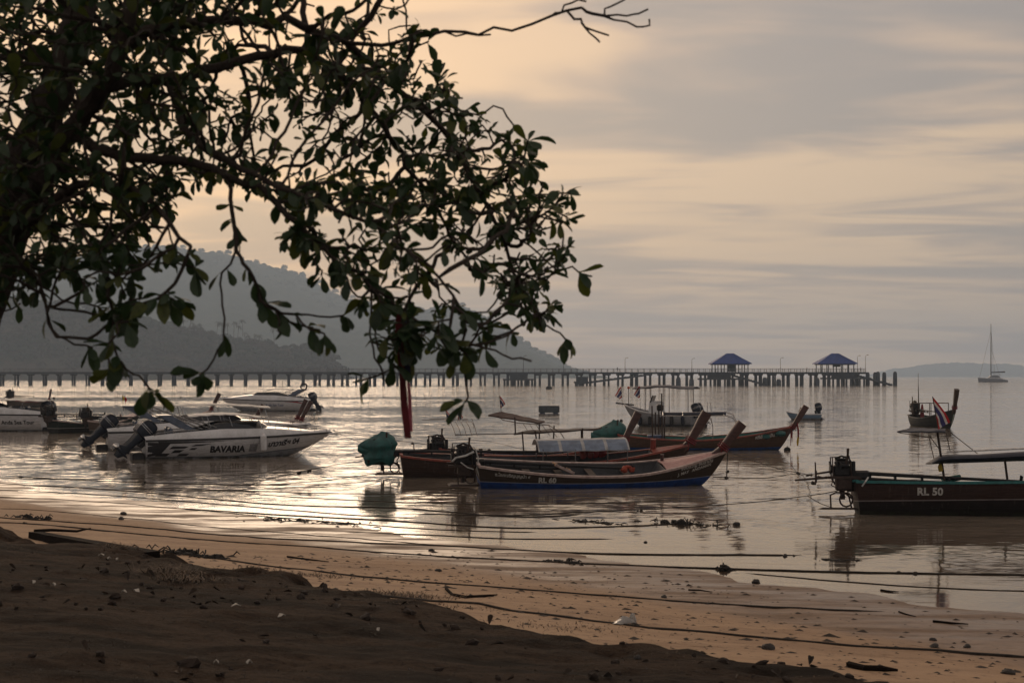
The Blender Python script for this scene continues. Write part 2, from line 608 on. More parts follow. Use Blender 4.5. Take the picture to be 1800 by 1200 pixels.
# --- sand
def sand_material():
    m = bpy.data.materials.new('beach_sand')
    m.use_nodes = True
    t = NT(m.node_tree)
    b = m.node_tree.nodes['Principled BSDF']
    P = t.n('ShaderNodeNewGeometry').outputs['Position']
    s = t.n('ShaderNodeSeparateXYZ', {0: P})
    st = t.n('ShaderNodeMapping', {0: P, 2: (0, 0, R(-49)), 3: (0.35, 1.6, 1)}).outputs[0]   # drift streaks along the shore
    big = t.n('ShaderNodeTexNoise', {'Vector': st, 'Scale': 0.9, 'Detail': 6.0, 'Roughness': 0.6}).outputs[0]
    mid = t.n('ShaderNodeTexNoise', {'Vector': P, 'Scale': 5.0, 'Detail': 6.0, 'Roughness': 0.7}).outputs[0]
    fin = t.n('ShaderNodeTexNoise', {'Vector': P, 'Scale': 60.0, 'Detail': 3.0}).outputs[0]
    vor = t.n('ShaderNodeTexVoronoi', {'Vector': t.n('ShaderNodeMapping', {0: P, 2: (0, 0, R(-49)), 3: (1.0, 2.2, 1)}).outputs[0], 'Scale': 4.5}).outputs[0]
    hz_ = t.math('ADD', s.outputs[2], t.math('MULTIPLY', t.math('SUBTRACT', big, 0.5), 0.16))
    wet = t.math('SUBTRACT', 1.0, t.smooth(hz_, 0.03, 0.17))
    dry = t.mix(t.smooth(big, 0.35, 0.7), (0.400, 0.262, 0.155, 1), (0.285, 0.180, 0.105, 1))
    dry = t.mix(t.math('MULTIPLY', t.smooth(mid, 0.52, 0.68), 0.45), dry, (0.10, 0.062, 0.040, 1))
    wc = t.mix(t.smooth(mid, 0.4, 0.65), (0.185, 0.118, 0.073, 1), (0.125, 0.079, 0.050, 1))
    c = t.mix(wet, dry, wc)
    # scattered husk and weed crumbs
    sp = t.math('MULTIPLY', t.math('SUBTRACT', 1.0, t.smooth(vor, 0.06, 0.15)), t.smooth(mid, 0.44, 0.50))
    c = t.mix(t.math('MULTIPLY', sp, 0.9), c, (0.022, 0.016, 0.012, 1))
    t.t.links.new(c, b.inputs['Base Color'])
    # wet flats shine where a film of water lies
    film = t.math('MULTIPLY', wet, t.smooth(big, 0.30, 0.62))
    ro = t.math('SUBTRACT', 0.86, t.math('MULTIPLY', film, 0.58))
    t.t.links.new(ro, b.inputs['Roughness'])
    b.inputs['Specular IOR Level'].default_value = 0.35
    bs = t.math('SUBTRACT', 0.75, t.math('MULTIPLY', wet, 0.55))
    v2 = t.n('ShaderNodeTexVoronoi', {'Vector': P, 'Scale': 2.3}).outputs[0]                 # trodden dents
    dent = t.math('MULTIPLY', t.math('SUBTRACT', 1.0, t.smooth(v2, 0.10, 0.30)), t.smooth(big, 0.45, 0.55))
    bp = t.n('ShaderNodeBump', {'Strength': bs, 'Distance': 0.03, 'Height': t.math('ADD', t.math('MULTIPLY', dent, -1.2), t.math('ADD', t.math('MULTIPLY', mid, 1.0), t.math('MULTIPLY', fin, 0.35)))})
    t.t.links.new(bp.outputs[0], b.inputs['Normal'])
    return m


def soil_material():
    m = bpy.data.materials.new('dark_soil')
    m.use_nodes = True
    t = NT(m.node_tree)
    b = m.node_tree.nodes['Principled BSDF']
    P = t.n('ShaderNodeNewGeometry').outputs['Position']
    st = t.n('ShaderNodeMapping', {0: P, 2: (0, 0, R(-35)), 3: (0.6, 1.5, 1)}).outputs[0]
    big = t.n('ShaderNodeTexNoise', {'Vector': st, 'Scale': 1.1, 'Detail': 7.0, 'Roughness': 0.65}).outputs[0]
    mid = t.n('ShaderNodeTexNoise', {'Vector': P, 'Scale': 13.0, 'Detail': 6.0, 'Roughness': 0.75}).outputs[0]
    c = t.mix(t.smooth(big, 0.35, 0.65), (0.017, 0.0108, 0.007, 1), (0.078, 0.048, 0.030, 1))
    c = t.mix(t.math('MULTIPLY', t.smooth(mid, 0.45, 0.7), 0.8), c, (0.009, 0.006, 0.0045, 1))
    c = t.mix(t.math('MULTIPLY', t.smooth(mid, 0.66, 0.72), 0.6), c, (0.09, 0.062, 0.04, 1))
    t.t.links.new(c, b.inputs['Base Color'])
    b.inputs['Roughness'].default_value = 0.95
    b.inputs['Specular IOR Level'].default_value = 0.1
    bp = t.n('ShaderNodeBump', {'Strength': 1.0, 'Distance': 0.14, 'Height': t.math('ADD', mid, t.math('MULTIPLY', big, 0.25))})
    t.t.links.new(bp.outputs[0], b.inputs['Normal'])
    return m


far = geo(13, 9000, 26)
xs = [-v for v in geo(24, 9000, 26)][::-1] + list(np.arange(-23.5, 13, 0.11)) + far
ys = [-60, -40, -20, -8, 0, 5] + list(np.arange(8, 56, 0.11)) + geo(57, 9000, 28)
v_, f_ = tensor(xs, ys, beach_z)
beach = obj('beach', np_mesh('beach', v_, f_), None, sand_material())
tag(beach, 'sloping brown sand beach with wet edge', None, None, 'structure')

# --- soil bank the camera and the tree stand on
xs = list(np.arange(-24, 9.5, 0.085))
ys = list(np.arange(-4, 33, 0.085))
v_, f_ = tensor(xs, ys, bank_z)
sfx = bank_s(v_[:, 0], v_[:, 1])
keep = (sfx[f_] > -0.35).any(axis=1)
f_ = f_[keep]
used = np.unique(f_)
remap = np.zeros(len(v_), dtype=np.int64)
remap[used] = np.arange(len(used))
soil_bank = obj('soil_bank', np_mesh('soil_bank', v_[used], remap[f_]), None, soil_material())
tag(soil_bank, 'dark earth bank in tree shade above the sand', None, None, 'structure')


# --- sea
def water_material():
    m = bpy.data.materials.new('calm_sea')
    m.use_nodes = True
    t = NT(m.node_tree)
    m.node_tree.nodes.remove(m.node_tree.nodes['Principled BSDF'])
    P = t.n('ShaderNodeNewGeometry').outputs['Position']
    st = t.n('ShaderNodeMapping', {0: P, 2: (0, 0, R(14)), 3: (0.55, 1.5, 1)}).outputs[0]
    na = t.n('ShaderNodeTexNoise', {'Vector': st, 'Scale': 0.9, 'Detail': 3.0, 'Roughness': 0.55, 'Distortion': 0.6})
    nb = t.n('ShaderNodeTexNoise', {'Vector': st, 'Scale': 4.2, 'Detail': 3.0, 'Roughness': 0.5, 'Distortion': 0.4})
    big = t.n('ShaderNodeTexNoise', {'Vector': t.n('ShaderNodeMapping', {0: P, 3: (0.25, 1.0, 1)}).outputs[0], 'Scale': 0.035, 'Detail': 4.0}).outputs[0]
    gust = t.smooth(big, 0.36, 0.64)
    dep = t.n('ShaderNodeAttribute', attribute_name='depth').outputs['Fac']
    off_ = t.math('ADD', 1.0, t.math('MULTIPLY', t.smooth(t.n('ShaderNodeSeparateXYZ', {0: P}).outputs[1], 70.0, 420.0), 2.6))    # more wind on open water
    amp = t.math('MULTIPLY', t.math('ADD', 0.35, t.math('MULTIPLY', gust, 0.75)), t.math('ADD', 0.12, t.math('MULTIPLY', t.smooth(dep, 0.0, 0.35), 0.88)))
    amp = t.math('MULTIPLY', amp, off_)
    # wave slopes straight from the noise vectors
    va = t.n('ShaderNodeVectorMath', {0: na.outputs['Color'], 1: (0.5, 0.5, 0.5)}, operation='SUBTRACT').outputs[0]
    vb = t.n('ShaderNodeVectorMath', {0: nb.outputs['Color'], 1: (0.5, 0.5, 0.5)}, operation='SUBTRACT').outputs[0]
    va = t.n('ShaderNodeVectorMath', {0: va, 1: (0.07, 0.14, 0.0)}, operation='MULTIPLY').outputs[0]
    vb = t.n('ShaderNodeVectorMath', {0: vb, 1: (0.10, 0.20, 0.0)}, operation='MULTIPLY').outputs[0]
    vs = t.n('ShaderNodeVectorMath', {0: va, 1: vb}, operation='ADD').outputs[0]
    sc_ = t.n('ShaderNodeVectorMath', {0: vs, 'Scale': amp}, operation='SCALE').outputs[0]
    up_ = t.n('ShaderNodeVectorMath', {0: sc_, 1: (0, 0, 1)}, operation='ADD').outputs[0]
    N = t.n('ShaderNodeVectorMath', {0: up_}, operation='NORMALIZE').outputs[0]
    fr = t.n('ShaderNodeFresnel', {'IOR': 1.333, 'Normal': N}).outputs[0]
    gl = t.n('ShaderNodeBsdfGlossy', {'Color': (0.96, 0.96, 0.96, 1), 'Roughness': 0.055, 'Normal': N})
    tr = t.n('ShaderNodeBsdfTransparent', {0: (0.92, 0.88, 0.80, 1)})
    mu = t.n('ShaderNodeBsdfDiffuse', {0: (0.30, 0.245, 0.19, 1)})
    body = t.n('ShaderNodeMixShader', {0: t.smooth(dep, 0.02, 0.55), 1: tr.outputs[0], 2: mu.outputs[0]})
    sh = t.n('ShaderNodeMixShader', {0: fr, 1: body.outputs[0], 2: gl.outputs[0]})
    t.t.links.new(sh.outputs[0], m.node_tree.nodes['Material Output'].inputs[0])
    return m


xs = [-v for v in geo(26, 9000, 22)][::-1] + list(np.arange(-25, 22, 0.3)) + geo(23, 9000, 22)
ys = list(np.arange(10, 60, 0.3)) + geo(61, 9000, 30)
v_, f_ = tensor(xs, ys, lambda X, Y: X * 0)
sv = shore_s(v_[:, 0], v_[:, 1])
keep = (sv[f_] < 4.0).any(axis=1)
me = np_mesh('sea', v_, f_[keep])
at = me.attributes.new('depth', 'FLOAT', 'POINT')
if len(me.vertices) == len(v_):
    dv = -np.where(sv < 0, np.maximum(0.030 * sv, -2.5), 0)
    at.data.foreach_set('value', dv.astype(np.float32))
sea = obj('sea', me, None, water_material())
tag(sea, 'calm grey gold sea with small ripples', None, None, 'structure')


# --- hills
def hill_material(name, c1, c2, sc):
    m = bpy.data.materials.new(name)
    m.use_nodes = True
    t = NT(m.node_tree)
    b = m.node_tree.nodes['Principled BSDF']
    P = t.n('ShaderNodeNewGeometry').outputs['Position']
    n = t.n('ShaderNodeTexNoise', {'Vector': P, 'Scale': sc, 'Detail': 7.0, 'Roughness': 0.7}).outputs[0]
    t.t.links.new(t.mix(t.smooth(n, 0.35, 0.65), (*c1, 1), (*c2, 1)), b.inputs['Base Color'])
    b.inputs['Roughness'].default_value = 1.0
    b.inputs['Specular IOR Level'].default_value = 0.0
    bp = t.n('ShaderNodeBump', {'Strength': 0.6, 'Distance': 4.0, 'Height': n})
    t.t.links.new(bp.outputs[0], b.inputs['Normal'])
    return m


def ridge(name, prof, d_front, d_ridge, d_back, label, material, rough, seed, nx=260, ny=46):
    """heightfield whose crest at distance d_ridge carries the outline prof of (x, y) photo pixels"""
    px = np.array([p[0] for p in prof], float)
    hz_ = CAMH + (HZ - np.array([p[1] for p in prof], float)) / FPX * d_ridge
    xw = (px - 900) / FPX * d_ridge
    X = np.linspace(xw[0], xw[-1], nx)
    H = np.interp(X, xw, hz_)
    Y = np.concatenate([np.linspace(d_front, d_ridge, ny), np.linspace(d_ridge, d_back, 14)[1:]])
    GX, GY = np.meshgrid(X, Y)
    u = np.where(GY <= d_ridge, (GY - d_front) / (d_ridge - d_front), 1 - (GY - d_ridge) / (d_back - d_ridge))
    prof_y = np.clip(u, 0, 1) ** 0.8
    spur = 1 + 0.22 * fbm(GX / rough / 9, GY / rough / 9, 4, seed) * (1 - prof_y) * 2
    Z = H[None, :] * prof_y * np.clip(spur, 0.3, 1.6) + (fbm(GX / rough, GY / rough, 4, seed + 3) * rough * 0.16 + fbm(GX / rough * 4, GY / rough * 4, 2, seed + 5) * rough * 0.16) * np.clip(u * 6, 0, 1)
    Z = np.where(u <= 0.001, -1.2, Z)
    # keep the perspective of the outline: the front slope narrows with distance
    GX = GX * (GY / d_ridge) ** 0.35
    v = np.stack([GX.ravel(), GY.ravel(), Z.ravel()], 1)
    i = np.arange(v.shape[0]).reshape(len(Y), nx)
    f = np.stack([i[:-1, :-1].ravel(), i[:-1, 1:].ravel(), i[1:, 1:].ravel(), i[1:, :-1].ravel()], 1)
    o = obj(name, np_mesh(name, v, f), None, material)
    tag(o, label, None, None, 'structure')
    return GX, GY, Z


FOREST = hill_material('forested_slope', (0.030, 0.042, 0.022), (0.050, 0.055, 0.030), 0.02)
SCRUB = hill_material('dry_scrub_ground', (0.075, 0.055, 0.038), (0.045, 0.048, 0.028), 0.05)
FX, FY, FZ = ridge('far_hill', [(-700, 600), (-450, 560), (-200, 520), (0, 488), (100, 462), (200, 438), (270, 434), (330, 438), (400, 449), (500, 473), (540, 489), (583, 516), (620, 530),
                   (653, 540), (690, 546), (740, 546), (780, 541), (817, 540), (850, 556), (883, 579), (917, 598), (950, 620), (980, 637), (1005, 652), (1030, 660.5)],
      2700, 4200, 5200, 'high forested hill fading into haze behind the bay', FOREST, 40.0, 3, nx=420, ny=60)
ridge('distant_island', [(1530, 660.6), (1550, 654), (1580, 647), (1620, 642), (1660, 638), (1720, 638), (1780, 641), (1850, 643), (1950, 640), (2060, 645), (2200, 652), (2400, 660.5)],
      7600, 8200, 8700, 'long low island on the horizon', FOREST, 60.0, 8, nx=160, ny=20)
HX, HY, HZZ = ridge('headland', [(-700, 545), (-400, 525), (-120, 530), (0, 533), (60, 530), (130, 540), (200, 552), (260, 572), (340, 584), (420, 602), (470, 612), (520, 612), (560, 622), (585, 640), (603, 660)],
                    1540, 1690, 1900, 'low wooded headland behind the pier', SCRUB, 14.0, 13, nx=200, ny=40)

# --- the wood on the headland: tree crowns that read as one mass
rs = np.random.RandomState(5)


def clump_template(n, seed):
    r = np.random.RandomState(seed)
    vs, fs = [], []
    for k in range(n):
        a = r.normal(size=3)
        a /= np.linalg.norm(a)
        a[2] = abs(a[2]) * 0.9 - 0.15
        c = a * np.array([1, 1, 0.85]) * r.uniform(0.72, 1.08)
        t = r.normal(size=3)
        t /= np.linalg.norm(t)
        q = np.cross(a, t)
        q /= np.linalg.norm(q) + 1e-6
        p = np.cross(a, q) * 0.7 + a * r.uniform(-.3, .3)
        sz = r.uniform(0.17, 0.34)
        o = len(vs)
        vs += [c - q * sz, c - p * sz * 0.7, c + q * sz, c + p * sz * 0.7]
        fs.append((o, o + 1, o + 2, o + 3))
    return np.array(vs), np.array(fs)


TEMPL = [clump_template(95, 70 + k) for k in range(5)]
V, Fc, off = [], [], 0
for _ in range(900):                                   # treetops along the far crest
    j, i = rs.randint(44, 60), rs.randint(0, FX.shape[1])
    if FZ[j, i] < 4:
        continue
    r = rs.uniform(5, 11)
    tv, tf = TEMPL[rs.randint(5)]
    V.append(tv * np.array([r, r, r * rs.uniform(0.8, 1.3)]) + np.array([FX[j, i] + rs.uniform(-5, 5), FY[j, i], FZ[j, i] + r * 0.35]))
    Fc.append(tf + off)
    off += len(tv)
hw = obj('hill_forest', np_mesh('hill_forest', np.concatenate(V), np.concatenate(Fc), False), None, FOREST)
tag(hw, 'ragged forest along the crest of the far hill', 'wood', None, 'stuff')
V, Fc = [], []
off = 0
ny_, nx_ = HX.shape
cnt = 0
while cnt < 1500:
    j = rs.randint(3, 44)
    i = rs.randint(0, nx_)
    z = HZZ[min(j, ny_ - 1), i]
    if z < 1.0:
        continue
    p = np.array([HX[j, i] + rs.uniform(-3, 3), HY[j, i] + rs.uniform(-3, 3), z])
    r = rs.uniform(3.2, 8.6)
    tv, tf = TEMPL[rs.randint(5)]
    a = rs.uniform(0, 6.28)
    rot = np.array([[math.cos(a), -math.sin(a), 0], [math.sin(a), math.cos(a), 0], [0, 0, 1]])
    V.append(tv @ rot.T * np.array([r, r, r * rs.uniform(0.75, 1.15)]) + p + np.array([0, 0, r * 0.6]))
    Fc.append(tf + off)
    off += len(tv)
    cnt += 1
wood = obj('headland_wood', np_mesh('headland_wood', np.concatenate(V), np.concatenate(Fc), False), None,
           hill_material('mixed_wood_foliage', (0.018, 0.034, 0.018), (0.048, 0.036, 0.024), 0.022))
tag(wood, 'mixed green and brown wood covering the headland', 'wood', None, 'stuff')


# --- coconut palms on the ridge
def palm_meshes(seed):
    r = random.Random(seed)
    h = 1.0
    t = MB()
    lean = r.uniform(-0.12, 0.12)
    path = [(lean * (k / 6) ** 2, 0, h * k / 6) for k in range(7)]
    t.tube(path, [0.022 - 0.010 * k / 6 for k in range(7)], 6)
    c = MB()
    top = Vector(path[-1])
    for k in range(15):
        a = k * 2.4 + r.uniform(-.3, .3)
        el = r.uniform(-0.5, 1.0)
        L = r.uniform(0.24, 0.33)
        rows = []
        for q in range(6):
            u = q / 5
            x = L * u * math.cos(el)
            z = L * (u * math.sin(el) - 0.75 * u * u)
            wd = 0.038 * math.sin(math.pi * min(1, 0.12 + u * 0.88)) + 0.004
            o = top + Vector((x * math.cos(a), x * math.sin(a), z))
            s_ = Vector((-math.sin(a), math.cos(a), -0.5)).normalized()
            s2 = Vector((math.sin(a), -math.cos(a), -0.5)).normalized()
            rows.append([o + s_ * wd, o, o + s2 * wd])
        c.grid(rows)
    return t.mesh('trunk'), c.mesh('crown')


PALMF = mat('palm_frond', (0.040, 0.055, 0.024), 0.7)
PALMT = mat('palm_trunk', (0.07, 0.055, 0.042), 0.9)
PM = [palm_meshes(k) for k in range(4)]
for a, b in PM:
    a.materials.append(PALMT)
    b.materials.append(PALMF)
palm_px = [(148, 548, 1), (166, 545, 0), (188, 546, 1), (290, 566, 1), (301, 565, 0), (313, 561, 1), (322, 563, 0), (334, 560, 1), (340, 568, 0), (352, 570, 1), (381, 566, 1), (389, 568, 0),
           (401, 569, 1), (411, 566, 0), (418, 573, 0), (427, 563, 1), (436, 590, 0), (447, 588, 0), (457, 590, 1), (482, 578, 1), (430, 585, 0)]
for k, (x, y, tall) in enumerate(palm_px):
    d = 1680 + (k * 37 % 50) - 25
    topz = pix(x, y, d).z
    xw = pix(x, y, d).x
    hgt = (17.0 if tall else 13.0) + (k * 13 % 5)
    o = empty('coconut_palm', (xw, d, topz - hgt), k * 1.3)
    o.scale = (hgt, hgt, hgt)
    a, b = PM[k % 4]
    obj('trunk', a, o)
    obj('crown', b, o)
    tag(o, 'slender coconut palm standing above the wood on the headland ridge', 'palm', 'coconut palms on the headland')

# ================================================================== THE PIER
PD = 567.0                                    # distance of the pier
PS = PD / FPX                                 # metres per photo pixel there


def ppx(x):
    return (x - 900) * PS


def pz(y):
    return CAMH + (HZ - y) * PS


pier = empty('pier', (0, PD, 0))
tag(pier, 'long concrete jetty on piles reaching across the bay', 'pier')
x0, x1 = ppx(-330), ppx(1520)
zt, zb = pz(653.6), pz(657.2)
MB().box(((x0 + x1) / 2, 0, (zt + zb) / 2), (x1 - x0, 5.0, zt - zb)).build('deck', CONCRETE, pier)
pile_me = MB().tube([(0, 0, -3.5), (0, 0, 0.6), (0, 0, zb - 0.5)], [0.40, 0.40, 0.36], 8).mesh('pile', True)
pile_me.materials.append(CONCRETE)
cap_me = MB().box((0, 0, 0), (1.15, 4.6, 0.5), taper=1.15).mesh('pile_cap')
cap_me.materials.append(CONCRETE)
wide_me = MB().box((0, 0, 0), (2.6, 4.6, 0.55), taper=1.1).mesh('pile_cap')
wide_me.materials.append(CONCRETE)
fat_me = MB().tube([(0, 0, -3.5), (0, 0, 1.0), (0, 0, 3.6), (0, 0, 4.2)], [0.9, 0.9, 0.85, 0.5], 8).mesh('fender_pile', True)
fat_me.materials.append(CONCRETE)
x = -324.0
while x < 1520:
    wide = x > 545
    c = obj('pile_cap', wide_me if wide else cap_me, pier)
    c.location = (ppx(x), 0, zb - 0.28)
    for dx in ((-0.85, 0.85) if wide else (0.0,)):
        for dy in (-1.5, 1.5):
            p = obj('pile', pile_me, pier)
            p.location = (ppx(x) + dx + random.uniform(-0.16, 0.16), dy, 0)
            p.rotation_euler = (0, random.uniform(-0.022, 0.022), random.uniform(0, 6))
            p.scale = (random.uniform(0.85, 1.18),) * 2 + (1,)
    x += 25.2 if not wide else 24.2
# railing
rb = MB()
for sy in (-2.4, 2.4):
    xx = x0
    k = 0
    while xx < x1:
        big = k % 4 == 0
        rb.box((xx, sy, zt + 0.60), (0.20 if xx < ppx(600) else 0.16, 0.16, 1.2))
        xx += 2.2
        k += 1
    for hh in (0.4, 0.8, 1.18):
        rb.box(((x0 + x1) / 2, sy, zt + hh), (x1 - x0, 0.09, 0.10 if hh < 1 else 0.16))
ra = rb.build('railing', CONCRETE_PALE, pier)
ra['kind'] = 'stuff'
# landings below the deck
def landing(xa, xb, ztop, name, n, ramp=None):
    g = MB()
    g.box(((xa + xb) / 2, -4.0, ztop), (xb - xa, 4.0, 0.6))
    g.box(((xa + xb) / 2, -2.3, ztop + 1.1), ((xb - xa) * 0.55, 0.8, 1.8))
    g.build(name, CONCRETE, pier)
    for k in range(n):
        p = obj('pile', pile_me, pier)
        p.location = (xa + (xb - xa) * (k + 0.5) / n, -5.2, ztop - zb + 0.3)
    if ramp:
        a, b, za, zb_ = ramp
        q = MB()
        L = math.hypot(b - a, zb_ - za)
        q.box(((a + b) / 2, -4.6, (za + zb_) / 2), (L, 2.4, 0.5), Matrix.Rotation(-math.atan2(zb_ - za, b - a), 3, 'Y'))
        for k in range(14):
            u = (k + 0.5) / 14
            q.box((a + (b - a) * u, -4.6, za + (zb_ - za) * u + 0.3), ((b - a) / 14, 2.2, 0.35))
        q.build('stairs', CONCRETE, pier)


landing(ppx(884), ppx(938), 2.2, 'landing_platform', 9)
landing(ppx(1008), ppx(1040), 1.2, 'landing_platform', 5, (ppx(1010), ppx(1130), 0.4, 3.6))
landing(ppx(1225), ppx(1300), 2.4, 'landing_platform', 9, (ppx(1285), ppx(1342), 3.6, 0.1))
landing(ppx(1440), ppx(1525), 2.6, 'landing_platform', 11, (ppx(1500), ppx(1562), 3.6, 0.1))
for x, y in ((1341, 663), (1365, 666), (1432, 664), (1213, 665), (1190, 663)):
    p = obj('fender_pile', fat_me, pier)
    p.location = (ppx(x), -4.6, pz(y) - 4.2)
for x, y in ((1523, 654), (1536, 654), (1541, 653), (1552, 654), (1571, 653)):
    p = obj('fender_pile', fat_me, pier)
    p.location = (ppx(x), -2.0, pz(y) - 4.2)
    p.scale = (0.85, 0.85, 1.0)


def pavilion(xc, label, kiosk):
    o = empty('pavilion', (ppx(xc), PD, zt))
    tag(o, label, 'pavilion', 'pavilions on the pier')
    ze, zr = pz(638.5) - zt, pz(621) - zt
    we, de = 35 * PS, 5.2
    wr, dr = 17 * PS, 2.6
    zm = ze + (zr - ze) * 0.52
    wt, dt_ = 7 * PS, 0.9
    rings = []
    for (a, b, z) in ((we, de, ze - 0.25), (we, de, ze), (wr * 1.15, dr * 1.15, zm), (wt, dt_, zr - 0.12), (wt * 0.9, dt_ * 0.8, zr)):
        rings.append([Vector((-a, -b, z)), Vector((a, -b, z)), Vector((a, b, z)), Vector((-a, b, z))])
    rf = MB().loft(rings).build('roof', ROOF_BLUE, o)
    sm = MB()
    for k in range(22):                                                   # standing seams on the front slope
        u = -1 + 2 * (k + 0.5) / 22
        sm.tube([(u * we, -de - 0.03, ze + 0.03), (u * wr * 1.15, -dr * 1.15 - 0.03, zm + 0.03), (u * wt, -dt_ - 0.03, zr - 0.1)], 0.05, 4)
    sm.build('seam', ROOF_BLUE, rf)
    for u in (-0.82, -0.52, -0.2, 0.2, 0.52, 0.82):
        for sy in (-1, 1):
            cc = MB().box((0, 0, ze / 2), (0.30, 0.30, ze)).build('column', CONCRETE, o)
            cc.location = (u * we, sy * de * 0.82, 0)
    MB().box((0, 0, ze - 0.42), (we * 1.8, de * 1.7, 0.28)).build('ring_beam', CONCRETE, o)
    kx, ky, kw, kh = kiosk
    kk = MB()
    kk.box((kx, 0, ky), (kw, 2.4, kh), bev=0.05)
    kk.box((kx, 0, ky + kh / 2 + 0.05), (kw * 1.12, 2.8, 0.14))
    kk.build('kiosk', CONCRETE, o)


pavilion(1283, 'blue hip roofed pavilion midway along the outer pier', (0.6, 1.7, 2.6, 3.2))
pavilion(1467.5, 'blue hip roofed pavilion at the seaward end of the pier', (0.6, 2.5, 2.4, 1.3))
lamp_a = MB().tube([(0, 0, 0), (0, 0, 3.9), (0.12, 0, 4.3), (0.7, 0, 4.5)], [0.09, 0.06, 0.05, 0.04], 6).mesh('post', True)
lamp_h = MB().box((0.85, 0, 4.47), (0.6, 0.25, 0.14), bev=0.04).mesh('lamp_head')
lamp_a.materials.append(RUST)
lamp_h.materials.append(RUST)
for x, hh, lb in ((867, 1.0, 'thin street lamp on the pier nearest the red cloth ribbon'), (920, 1.15, 'thin street lamp on the pier above the broad landing'), (990, 1.0, 'thin street lamp on the pier where the far hill ends'),
                  (1098, 1.0, 'thin street lamp on the bare stretch of pier left of the pavilions'), (1215, 0.95, 'thin street lamp on the pier beside the middle pavilion'), (1370, 1.0, 'thin street lamp on the pier between the two pavilions'),
                  (1505, 1.15, 'thin street lamp close against the seaward pavilion'), (1519, 1.2, 'last street lamp at the seaward tip of the pier')):
    o = empty('street_lamp', (ppx(x), PD - 2.1, zt))
    o.scale = (1, 1, hh * 1.15)
    obj('post', lamp_a, o)
    obj('lamp_head', lamp_h, o)
    tag(o, lb, 'street lamp', 'lamps along the pier')


def person(loc, rz, label, shirt, stride):
    """one skinned body, with clothing colours by height"""
    P = [(0, 0, 0.95), (0, 0, 1.15), (0, 0, 1.40), (0, 0, 1.52), (0, 0.02, 1.66), (0, 0.02, 1.74),
         (0.20, 0, 1.40), (0.26, 0.04, 1.12), (0.27, 0.14, 0.90), (-0.20, 0, 1.40), (-0.26, -0.04, 1.12), (-0.27, 0.04, 0.88),
         (0.10, 0, 0.88), (0.11, stride * 0.5, 0.48), (0.11, stride, 0.06), (0.11, stride + 0.16, 0.03), (-0.10, 0, 0.88), (-0.11, -stride * 0.4, 0.48), (-0.11, -stride, 0.06), (-0.11, -stride + 0.16, 0.03)]
    E = [(0, 1), (1, 2), (2, 3), (3, 4), (4, 5), (2, 6), (6, 7), (7, 8), (2, 9), (9, 10), (10, 11), (0, 12), (12, 13), (13, 14), (14, 15), (0, 16), (16, 17), (17, 18), (18, 19)]
    RR = [.15, .15, .16, .06, .10, .08, .06, .045, .035, .06, .045, .035, .09, .06, .04, .035, .09, .06, .04, .035]
    me = bpy.data.meshes.new('person')
    me.from_pydata(P, E, [])
    o = obj('person', me)
    sk = o.modifiers.new('skin', 'SKIN')
    for k, r in enumerate(RR):
        me.skin_vertices[0].data[k].radius = (r, r * 0.8)
    me.skin_vertices[0].data[0].use_root = True
    o.modifiers.new('sub', 'SUBSURF').levels = 1
    bpy.context.view_layer.update()
    m2 = bpy.data.meshes.new_from_object(o.evaluated_get(bpy.context.evaluated_depsgraph_get()))
    o.modifiers.clear()
    o.data = m2
    m2.materials.clear()
    for m in (mat('brown_skin', (0.22, 0.12, 0.08), 0.6), shirt, mat('dark_trousers', (0.03, 0.03, 0.04), 0.8), mat('black_hair', (0.01, 0.01, 0.01), 0.6)):
        m2.materials.append(m)
    for p in m2.polygons:
        z = p.center.z
        p.material_index = 3 if z > 1.70 else 0 if z > 1.50 else 1 if z > 0.93 and abs(p.center.x) < 0.30 and z > 1.0 else 2 if z > 0.12 and abs(p.center.x) < 0.22 else 0
    o.location = loc
    o.rotation_euler = (0, 0, rz)
    tag(o, label, 'person', 'people on the pier')


person((ppx(1085), PD - 0.6, zt + 0.0), 0.4, 'person in dark clothes walking on the bare stretch of pier', mat('navy_shirt', (0.03, 0.04, 0.07), 0.8), 0.22)
person((ppx(1418), PD - 0.5, zt + 0.0), 1.2, 'person in a dark red top standing between the two pavilions', mat('maroon_shirt', (0.12, 0.03, 0.03), 0.8), 0.08)
person((ppx(1512), PD - 0.8, zt + 0.0), 2.2, 'person in a pale top standing at the seaward end of the pier', mat('pale_shirt', (0.4, 0.4, 0.38), 0.8), 0.08)


